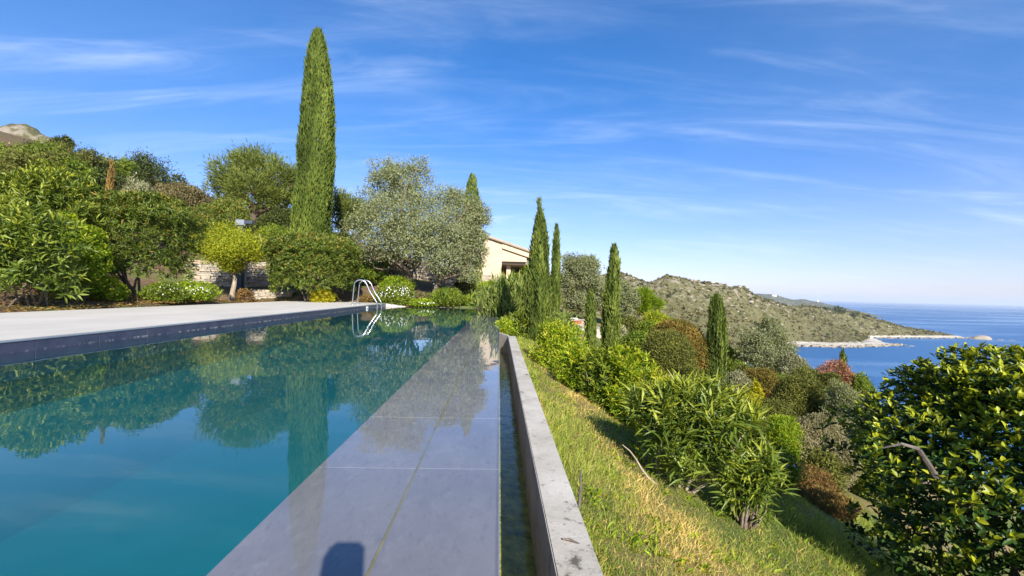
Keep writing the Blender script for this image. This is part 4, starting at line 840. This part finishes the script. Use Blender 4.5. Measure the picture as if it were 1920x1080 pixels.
# ------------------------------------------------------------------ shrubs left and behind the pool
S = shrub
S('oleander_hedge', 'tall pale green oleander hedge at the far left', 70, 10.6, 230, 328, 'f_oleander', (.17, .032), 'whorl', 2.2, young=.45, maxn=22000, tmpl=T_DIA, group='oleander shrubs')
S('laurel_shrub', 'bright small leaved shrub squeezed between two oleanders at left', 142, 9.8, 88, 405, 'f_bright', (.07, .035), 'whorl', 2.4, young=.3)
S('oleander_shrub', 'large leaved oleander at the left edge above the terrace', 48, 8.4, 170, 385, 'f_oleander', (.20, .034), 'whorl', 2.0, young=.25, maxn=9000, tmpl=T_LONG, parts=300, lum=.2, group='oleander shrubs', squash=.7)
S('oleander_shrub', 'wide dark oleander mound left of the lime yellow tree', 252, 11.9, 218, 366, 'f_oleander_red', (.13, .026), 'whorl', 2.4, young=.2, maxn=30000, lum=.08, group='oleander shrubs', squash=.9)
S('oleander_shrub', 'rounded oleander mound beneath the tall cypress', 590, 16.6, 176, 438, 'f_oleander_red', (.13, .03), 'whorl', 2.6, young=.2, maxn=30000, lum=.07, group='oleander shrubs', squash=.9)
S('euonymus', 'small glossy yellow green ball at the foot of the dark oleander', 207, 10.3, 66, 519, 'f_bright', (.055, .03), 'whorl', 3.0, young=.6)
S('flowering_shrub', 'left of two low white flowered shrubs on the terrace edge', 312, 11.3, 68, 533, 'f_green', (.045, .016), 'fine', 3.0, flowers=('petal_white', 22, .02))
S('flowering_shrub', 'right of two low white flowered shrubs on the terrace edge', 366, 12.2, 66, 530, 'f_bright', (.045, .016), 'fine', 3.0, flowers=('petal_white', 90, .02))
S('grey_shrub', 'pale grey feathery shrub on the bank behind the dried cypress', 255, 19, 70, 345, 'f_grey', (.08, .02), 'fine', 1.6)
S('tamarisk', 'broad brown grey bush on the skyline left of the pine', 333, 24, 130, 344, 'f_brown', (.10, .03), 'fine', 2.4, drop=.5)
S('photinia', 'reddish green rounded shrub in front of the pine', 408, 21, 112, 378, 'f_oleander_red', (.08, .04), 'fine', 2.4, young=.25)
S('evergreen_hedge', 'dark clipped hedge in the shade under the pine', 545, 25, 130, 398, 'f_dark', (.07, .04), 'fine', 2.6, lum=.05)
S('leafy_shrub', 'green shrub at the foot of the pine trunk', 525, 21.5, 76, 425, 'f_green', (.09, .04), 'fine', 2.4)
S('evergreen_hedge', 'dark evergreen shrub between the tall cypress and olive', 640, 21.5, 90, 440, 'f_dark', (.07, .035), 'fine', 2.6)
S('leafy_shrub', 'leafy green shrub left of the olive trunk', 678, 19.6, 90, 490, 'f_green', (.08, .035), 'whorl', 2.4)
S('daisy_clump', 'small golden clump below the rounded oleander mound', 605, 16.4, 38, 542, 'f_yellow', (.05, .02), 'fine', 3)
S('daisy_clump', 'orange tinged clump beside the pool ladder', 691, 17.3, 32, 557, 'f_rust', (.05, .02), 'fine', 3, young=.5)
S('reddish_tuft', 'small reddish tuft in front of the low stone bench wall', 458, 16.9, 34, 547, 'f_rust', (.06, .02), 'fine', 2)
S('flowering_shrub', 'round cream flowered shrub at the far corner of the pool', 740, 17.0, 66, 536, 'f_green', (.05, .022), 'fine', 3, flowers=('petal_white', 160, .025), young=.3)
S('flowering_shrub', 'low creamy ground shrub right of the round flowered one', 797, 16.9, 56, 564, 'f_bright', (.05, .022), 'fine', 3, flowers=('petal_white', 90, .025))
S('leafy_shrub', 'vivid green shrub at the foot of the large olive', 745, 19.0, 60, 522, 'f_bright', (.06, .03), 'fine', 2.6)
S('brown_shrub', 'brownish low shrub at the end of the pool', 790, 17.4, 50, 551, 'f_brown', (.06, .025), 'fine', 2.4)
S('rosemary', 'blue green rosemary bush at the end of the pool', 838, 17.0, 66, 545, 'f_green', (.05, .014), 'fine', 3.0, up=.8)
S('spurge', 'yellow green spurge at the end of the slate ledge', 884, 17.2, 34, 552, 'f_bright', (.06, .03), 'whorl', 3, young=.7)
S('leafy_shrub', 'dark shrub under the leaning olive', 872, 18.8, 46, 522, 'f_dark', (.07, .03), 'fine', 2.6)
S('leafy_shrub', 'light green shrub below the stone plinth of the house', 918, 19.0, 70, 530, 'f_bright', (.07, .03), 'fine', 2.6, young=.3)
S('leafy_shrub', 'green shrub in front of the porch door', 983, 20.5, 48, 508, 'f_green', (.07, .03), 'fine', 2.6)
S('reed_clump', 'pale strappy reed clump beside the far pool edge', 914, 15.2, 48, 548, 'f_reed', (.22, .022), 'fine', 2.2, up=1.6, lum=.1)
S('reed_clump', 'tall strappy reed clump left of the house corner cypress', 958, 11.8, 76, 540, 'f_reed', (.26, .02), 'fine', 2.2, up=1.6, lum=.12, young=.3)
S('oleander_shrub', 'oleander with pale leaves at the base of the corner cypress', 968, 9.2, 64, 585, 'f_oleander', (.15, .024), 'whorl', 2.2, young=.35, drop=.1, group='oleander shrubs')
S('leafy_shrub', 'lime shrub hugging the end of the overflow channel', 947, 8.6, 36, 603, 'f_bright', (.06, .025), 'fine', 2.4, young=.4)

# ------------------------------------------------------------------ shrubs of the right hand garden
S('tangled_shrub', 'straw coloured tangled shrub right of the corner cypress', 1052, 10.4, 62, 588, 'f_reed', (.12, .016), 'fine', 1.6, up=.9)
S('leafy_shrub', 'vivid green shrub at the top of the grass bank', 1064, 8.6, 78, 638, 'f_bright', (.07, .03), 'whorl', 2.4, young=.35)
S('leafy_shrub', 'lime shrub in front of the short young cypress', 1098, 8.0, 66, 664, 'f_bright', (.06, .026), 'fine', 2.5, young=.45)
S('leafy_shrub', 'loose upright shrub before the ragged cypress', 1140, 7.4, 62, 650, 'f_green', (.08, .03), 'whorl', 1.5, young=.35, lum=.22)
S('lavender', 'silver lavender mound below the mid garden cypress', 1165, 15.5, 34, 614, 'f_grey', (.06, .014), 'fine', 2.6, up=.8)
S('grey_shrub', 'grey green mound beside the small pine', 1182, 18.5, 46, 598, 'f_khaki', (.05, .02), 'fine', 2.8)
S('clipped_shrub', 'smooth light green mound left of the brown mound', 1196, 13.0, 66, 626, 'f_green', (.045, .02), 'fine', 3.2, lum=.05)
S('clipped_shrub', 'upper light green mound behind the smooth one', 1213, 15.0, 52, 608, 'f_green', (.045, .02), 'fine', 3.2, lum=.05, young=.2)
S('euphorbia', 'yellow green cushion beneath the small pine', 1233, 19, 66, 590, 'f_lime', (.05, .02), 'fine', 2.8)
S('clipped_shrub', 'large dense brown green mound in mid garden', 1252, 11.2, 96, 622, 'f_khaki', (.04, .018), 'fine', 3.4, lum=.05)
S('clipped_shrub', 'rust topped mound behind the brown green one', 1272, 12.9, 112, 600, 'f_redmound', (.045, .02), 'fine', 3.2, lum=.06)
S('clipped_shrub', 'small low olive coloured mound at the foot of the brown one', 1300, 10.4, 44, 688, 'f_khaki', (.04, .018), 'fine', 3, lum=.06)
S('leafy_shrub', 'green shrub between the rust mound and blunt cypress', 1302, 14.6, 50, 640, 'f_green', (.06, .026), 'fine', 2.6)
S('orange_shrub', 'orange tinged shrub behind the blunt cypress', 1330, 15.5, 52, 640, 'f_rust', (.05, .022), 'fine', 2.4, young=.5)
S('lavender', 'grey lavender patch left of the blunt cypress', 1262, 9.2, 62, 708, 'f_grey', (.06, .014), 'fine', 2.4, up=.8)
S('lavender', 'grey lavender patch right of the blunt cypress', 1382, 10.5, 54, 702, 'f_grey', (.06, .014), 'fine', 2.4, up=.8)
S('leafy_shrub', 'light oleander like shrub above the grass bank', 1182, 6.8, 104, 684, 'f_oleander', (.10, .02), 'whorl', 2.2, young=.4)
S('golden_shrub', 'golden yellow shrub right of the blunt cypress', 1400, 8.0, 78, 728, 'f_yellow', (.055, .026), 'whorl', 2.8, young=.3)
S('golden_shrub', 'small yellow shrub peeking behind the golden one', 1422, 8.8, 40, 716, 'f_yellow', (.055, .026), 'whorl', 2.6)
S('clipped_shrub', 'yellowish green mound below the golden shrub', 1440, 7.9, 76, 752, 'f_khaki', (.04, .018), 'fine', 3.2, young=.4)
S('orange_shrub', 'orange and green shrub above the brown mounds', 1430, 11.5, 82, 700, 'f_redmound', (.05, .022), 'fine', 2.6)
S('clipped_shrub', 'big brown green mound right of the golden shrub', 1502, 9.6, 112, 700, 'f_khaki', (.04, .017), 'fine', 3.4, lum=.06)
S('clipped_shrub', 'second brown mound overlapping the big one at right', 1556, 10.6, 74, 706, 'f_khaki', (.04, .017), 'fine', 3.2, lum=.06, young=.25)
S('grey_shrub', 'grey twiggy bush between the brown mounds and glossy bush', 1588, 8.6, 92, 735, 'f_oliveb', (.045, .016), 'fine', 2.6)
S('bougainvillea', 'pink flowering bush on the edge above the bay', 1572, 14.5, 92, 690, 'f_pink', (.06, .03), 'fine', 2.6)
S('leafy_shrub', 'green bush right of the pink flowering one', 1622, 14.0, 56, 712, 'f_green', (.06, .026), 'fine', 2.6)
S('grey_shrub', 'silver bush on the edge left of the pink flowering one', 1488, 17.5, 44, 664, 'f_grey', (.06, .02), 'fine', 2.4)
S('leafy_shrub', 'dull green bush on the bay edge below the silver one', 1512, 14.5, 62, 690, 'f_khaki', (.05, .02), 'fine', 2.6)
S('heather', 'pale lilac rounded heather on the lower slope', 1532, 7.0, 116, 775, 'f_lilac', (.035, .012), 'fine', 3.0, up=.6)
S('leafy_shrub', 'soft green bush left of the lilac heather', 1474, 6.9, 62, 790, 'f_bright', (.045, .014), 'fine', 2.6, up=.6)
S('heather', 'rusty orange heather below the lilac one', 1500, 5.6, 120, 880, 'f_rust', (.035, .012), 'fine', 2.4, up=.6, young=.3)
S('heather', 'second rusty heather lower by the glossy bush', 1556, 5.0, 96, 935, 'f_rust', (.035, .012), 'fine', 2.2, up=.6, young=.35)
S('daisy_bush', 'white flowered bush right of the near oleander', 1432, 4.7, 110, 842, 'f_green', (.04, .012), 'fine', 2.6, flowers=('petal_white', 150, .018), up=.7, young=.3)
S('oleander_shrub', 'near oleander with long leaves on the grass bank', 1286, 3.05, 196, 716, 'f_oleander', (.135, .0145), 'whorl', 2.2, young=.5, maxn=8000, tmpl=T_LONG, parts=300, lum=.27, stem='bark_pale', group='oleander shrubs', squash=.95, flat=.35, up=.55, skirt=.65)
S('oleander_shrub', 'low right hand branch of oleander drooping beside the white flowered bush', 1402, 2.85, 110, 838, 'f_oleander', (.13, .0145), 'whorl', 2.2, young=.35, maxn=4500, tmpl=T_LONG, lum=.3, stem='bark', group='oleander shrubs', squash=.8, flat=.5, up=.3, skirt=.85)
S('oleander_shrub', 'half hidden oleander uphill behind the near one', 1256, 4.3, 150, 722, 'f_oleander', (.11, .02), 'whorl', 2.0, young=.4, maxn=5000, group='oleander shrubs', tmpl=T_LONG)
pit = S('pittosporum', 'big glossy dark green bush in the right foreground', 1900, 2.95, 560, 686, 'f_pitto', (.058, .0215), 'whorl', 4.2, young=.7, maxn=46000, tmpl=T_LEAF, parts=300, lum=.2, stem='bark_grey', squash=.85, ry=.9, flat=.42, up=.6)

def bl_(pts, r0, r1): return ([W(a_, b_, c__ + .42) for a_, b_, c__ in pts], list(np.linspace(r0, r1, len(pts))))
link('branch', tube_mesh('branch', [bl_([(1850, 985, 2.25), (1805, 945, 2.12), (1760, 905, 2.05), (1740, 870, 2.0), (1722, 842, 1.98)], .026, .013), bl_([(1722, 842, 1.98), (1690, 832, 2.0), (1655, 840, 2.05)], .012, .004),
    bl_([(1770, 910, 2.15), (1735, 905, 2.15), (1700, 915, 2.2)], .008, .003)], 7), 'bark_grey', pit)
for i_, (px, bp_, w, tp_, mt, st_, lab) in enumerate([(1046, 702, 86, 612, 'f_bright', 'fine', 'bright yellow green shrub at the right foot of the corner cypress'), (1088, 742, 96, 645, 'f_bright', 'whorl', 'fresh lime shrub bordering the grass bank'), (1136, 778, 84, 655, 'f_green', 'whorl', 'taller loose green shrub bordering the grass bank'), (1184, 806, 120, 676, 'f_bright', 'whorl', 'pale narrow leaved shrub bordering the grass bank'), (1236, 838, 110, 706, 'f_lime', 'whorl', 'narrow leaved shrub touching the near oleander')]):
    hp = hit(px, bp_); S('border_shrub', lab, px, hp[1] + .35, w, tp_, mt, (.08, .018) if st_ == 'whorl' else (.05, .02), st_, 1.8, young=.5, lum=.24)
for i_, (px, Y, w, tp_, mt, lab) in enumerate([(1375, 15, 60, 680, 'f_green', 'green shrub behind the right lavender patch'), (1400, 13, 60, 690, 'f_khaki', 'olive brown shrub at the foot of the grey olive'), (1460, 13.5, 70, 694, 'f_green', 'green shrub right of the grey olive foot'), (1480, 20, 60, 672, 'f_khaki', 'dull bush on the skyline right of the grey olive'), (1360, 20, 60, 655, 'f_green', 'bush in the gap between blunt cypress and grey olive'),
        (1620, 10, 70, 745, 'f_khaki', 'khaki bush just left of the glossy bush top'), (1640, 7.5, 90, 790, 'f_green', 'green bush tucked behind the glossy bush'), (1545, 5.9, 70, 855, 'f_khaki', 'small khaki bush below the lilac heather'), (1340, 6.6, 80, 742, 'f_green', 'green shrub between near oleander and golden shrub'), (1230, 11.5, 60, 680, 'f_khaki', 'brownish low shrub under the light green mounds')]):
    S('garden_shrub', lab, px, Y, w, tp_, mt, (.05, .02), 'fine', 2.7, young=.2)

# far shrubs on the headland crest
crest = ['leftmost', 'second', 'third', 'largest', 'last but one', 'rightmost and smallest', 'lower right', 'lower left']
for q_i, (px, py, r) in enumerate([(1510, 580, 8), (1528, 583, 7), (1548, 581, 9), (1572, 582, 12), (1605, 588, 7), (1628, 592, 4), (1560, 588, 8), (1540, 590, 9)]):
    p = W(px, py, 515); k = p[1] / F; nL = 260; d = rdir(nL); e = empty('headland_tree', p - [0, 0, r * k], crest[q_i] + ' dark round tree on the crest of the headland', 'tree', 'trees on the headland crest')
    P = p + d * (rng.random(nL) ** .4)[:, None] * np.array([r, r * .8, r * .62]) * k; link('crown', leaves_mesh('crown', P, unit(d + rng.normal(size=d.shape)), unit(d + rng.normal(size=d.shape) * .5), np.full(nL, r * k * .3), np.full(nL, r * k * .2), rng.random(nL), np.zeros(nL)), 'f_dark', e)
    link('trunk', tube_mesh('trunk', [([p - [0, 0, r * k * 1.4], p], [.3, .15])], 5), 'bark', e)

# ------------------------------------------------------------------ grass and litter
def grass(name, label, n, fn, mat_mix, seed):
    pass
N = 230000
Yg = np.exp(rng.uniform(math.log(.75), math.log(12.5), N)); Xg = .29 + rng.random(N) ** 1.25 * np.minimum(1.35 * Yg + .6, 5.2)
Zg = terr(Xg, Yg); pl = _tl2(np.stack([Xg * .8, Yg * .5, Xg * 0], 1)); pl2 = _tl2(np.stack([Xg * 3, Yg * 2, Xg * 0 + 7], 1))
dry = np.exp(-((Xg - .80 - .07 * pl2) / .17) ** 2) * 1.0 + np.clip(pl * .35 + .14, 0, .7) * (Xg < 2.2)
dryp = rng.random(N) < np.clip(dry * .8, 0, .88)
lush = np.clip((Xg - 1.5) / .8, 0, 1) * (Yg < 4)
Hh = rng.uniform(.016, .058, N) * (1 + .5 * pl2.clip(-.6, 1)) * (1 + lush * .9) * np.clip(.8 + Yg * .06, 1, 1.5); Wg = rng.uniform(.0022, .0042, N) * np.clip(Yg * .5, 1, 5)
Dg = unit(rng.normal(size=(N, 3)) * .75 + [.25, -.05, .8]); Pg = np.stack([Xg, Yg, Zg - .01], 1)
rg = np.clip(.5 + .25 * pl2 + rng.normal(size=N) * .25, 0, 1)
for msk, mt, nm, lab in ((~dryp, 'f_grass', 'grass', 'green grass on the bank beside the parapet'), (dryp, 'f_grass_dry', 'dry_grass', 'straw yellow dry grass along the bank')):
    k = msk.sum(); o = link(nm, leaves_mesh(nm, Pg[msk], Dg[msk], unit(rng.normal(size=(k, 3)) + [0, 0, .2]), Hh[msk] * (.75 if mt != 'f_grass' else 1), Wg[msk], rg[msk], (rng.random(k) < .12) * .9, T_GRASS), mt, kind='stuff'); o['label'] = lab
n = 5200; Yw = np.exp(rng.uniform(math.log(1.7), math.log(9), n)); kk = 26; cl_x = np.repeat(.35 + rng.random(n // kk) * 2.6, kk); cl_y = np.repeat(Yw[:n // kk], kk); m_ = len(cl_x)
Pw = np.stack([cl_x + rng.normal(size=m_) * .035, cl_y + rng.normal(size=m_) * .035, cl_x * 0], 1); Pw[:, 2] = terr(Pw[:, 0], Pw[:, 1]) - .004
o = link('weeds', leaves_mesh('weeds', Pw, unit(rng.normal(size=(m_, 3)) * [1, 1, .3] + [0, 0, .55]), unit(rng.normal(size=(m_, 3)) * .5 + [0, 0, 1]), rng.uniform(.02, .06, m_), rng.uniform(.006, .014, m_), rng.random(m_), (rng.random(m_) < .2) * .8), 'f_bright', kind='stuff'); o['label'] = 'small leafy weeds in the grass bank'
n = 9000; Xl = -7.75 - rng.random(n) ** 1.3 * 5; Yl = rng.uniform(4, 17.5, n); Pl = np.stack([Xl, Yl, terr(Xl, Yl) + .012], 1)
o = link('leaf_litter', leaves_mesh('leaf_litter', Pl, unit(rng.normal(size=(n, 3)) * [1, 1, .25]), unit(rng.normal(size=(n, 3)) * .4 + [0, 0, 1]), rng.uniform(.04, .12, n), rng.uniform(.012, .03, n), rng.random(n), np.zeros(n)), 'f_dead', kind='stuff'); o['label'] = 'dry leaf litter on the bed behind the terrace'
def stick(label, pts, rad, mat):
    o = link('dry_stick', tube_mesh('dry_stick', [(pts, rad)], 6), mat); tag(o, label, 'stick')
b = hit(1230, 908); a = W(1167, 834, b[1] + .12)
stick('pale dry branch leaning left out of the near oleander', curvy(a, b, 6, .06), [.003, .004, .005, .006, .007, .008], 'bark_pale')
c_ = W(1086, 925, 1.9); zt_ = tz(c_[0], 1.9); stick('short grey stick standing in the grass beside the parapet', [(c_[0], 1.9, zt_ - .02), (c_[0] + .004, 1.9, zt_ + .06), (c_[0] + .008, 1.91, zt_ + .15)], [.007, .006, .003], 'bark_grey')
d0 = ray(1055, 1010); k0 = (PZ + .006 - EYE[2]) / d0[2]; A_ = EYE + d0 * k0; d1 = ray(1087, 1019); B_ = EYE + d1 * ((PZ + .006 - EYE[2]) / d1[2])
stick('curled reddish pod lying on top of the parapet', [A_, A_ + (B_ - A_) * .35 + [0, .004, 0], A_ + (B_ - A_) * .7 + [0, .003, 0], B_], [.003, .0035, .0025, .001], 'bark')

# the tripod whose shadow falls on the ledge
e = empty('camera_tripod', (.0, -.12, LZ), 'camera tripod standing on the ledge behind the viewpoint', 'tripod')
link('camera_body', box_mesh('camera_body', -.075, .005, -.12, -.05, .52, .72, .01), 'dark_metal', e)
link('column', tube_mesh('column', [([(0, -.09, .3), (0, -.09, .56)], [.014, .014])], 8), 'dark_metal', e)
for a in (-.5, 1.57, 3.64):
    link('leg', tube_mesh('leg', [([(0, -.09, .42), (.13 * math.cos(a) - .15, -.12 - .12 * abs(math.sin(a)), LZ)], [.012, .009])], 6), 'dark_metal', e)

# ------------------------------------------------------------------ haze over land and sea
t = NT('haze'); v = t.n('ShaderNodeVolumePrincipled'); v.inputs['Color'].default_value = (.80, .88, 1.0, 1); v.inputs['Density'].default_value = 1.1e-4; v.inputs['Anisotropy'].default_value = 0.0
t.t.links.new(v.outputs[0], t.out.inputs['Volume'])
o = link('haze', box_mesh('haze', -21000, 41000, -4000, 43000, -62, 115), 'haze', kind='stuff'); o['label'] = 'thin blue haze over the bay'
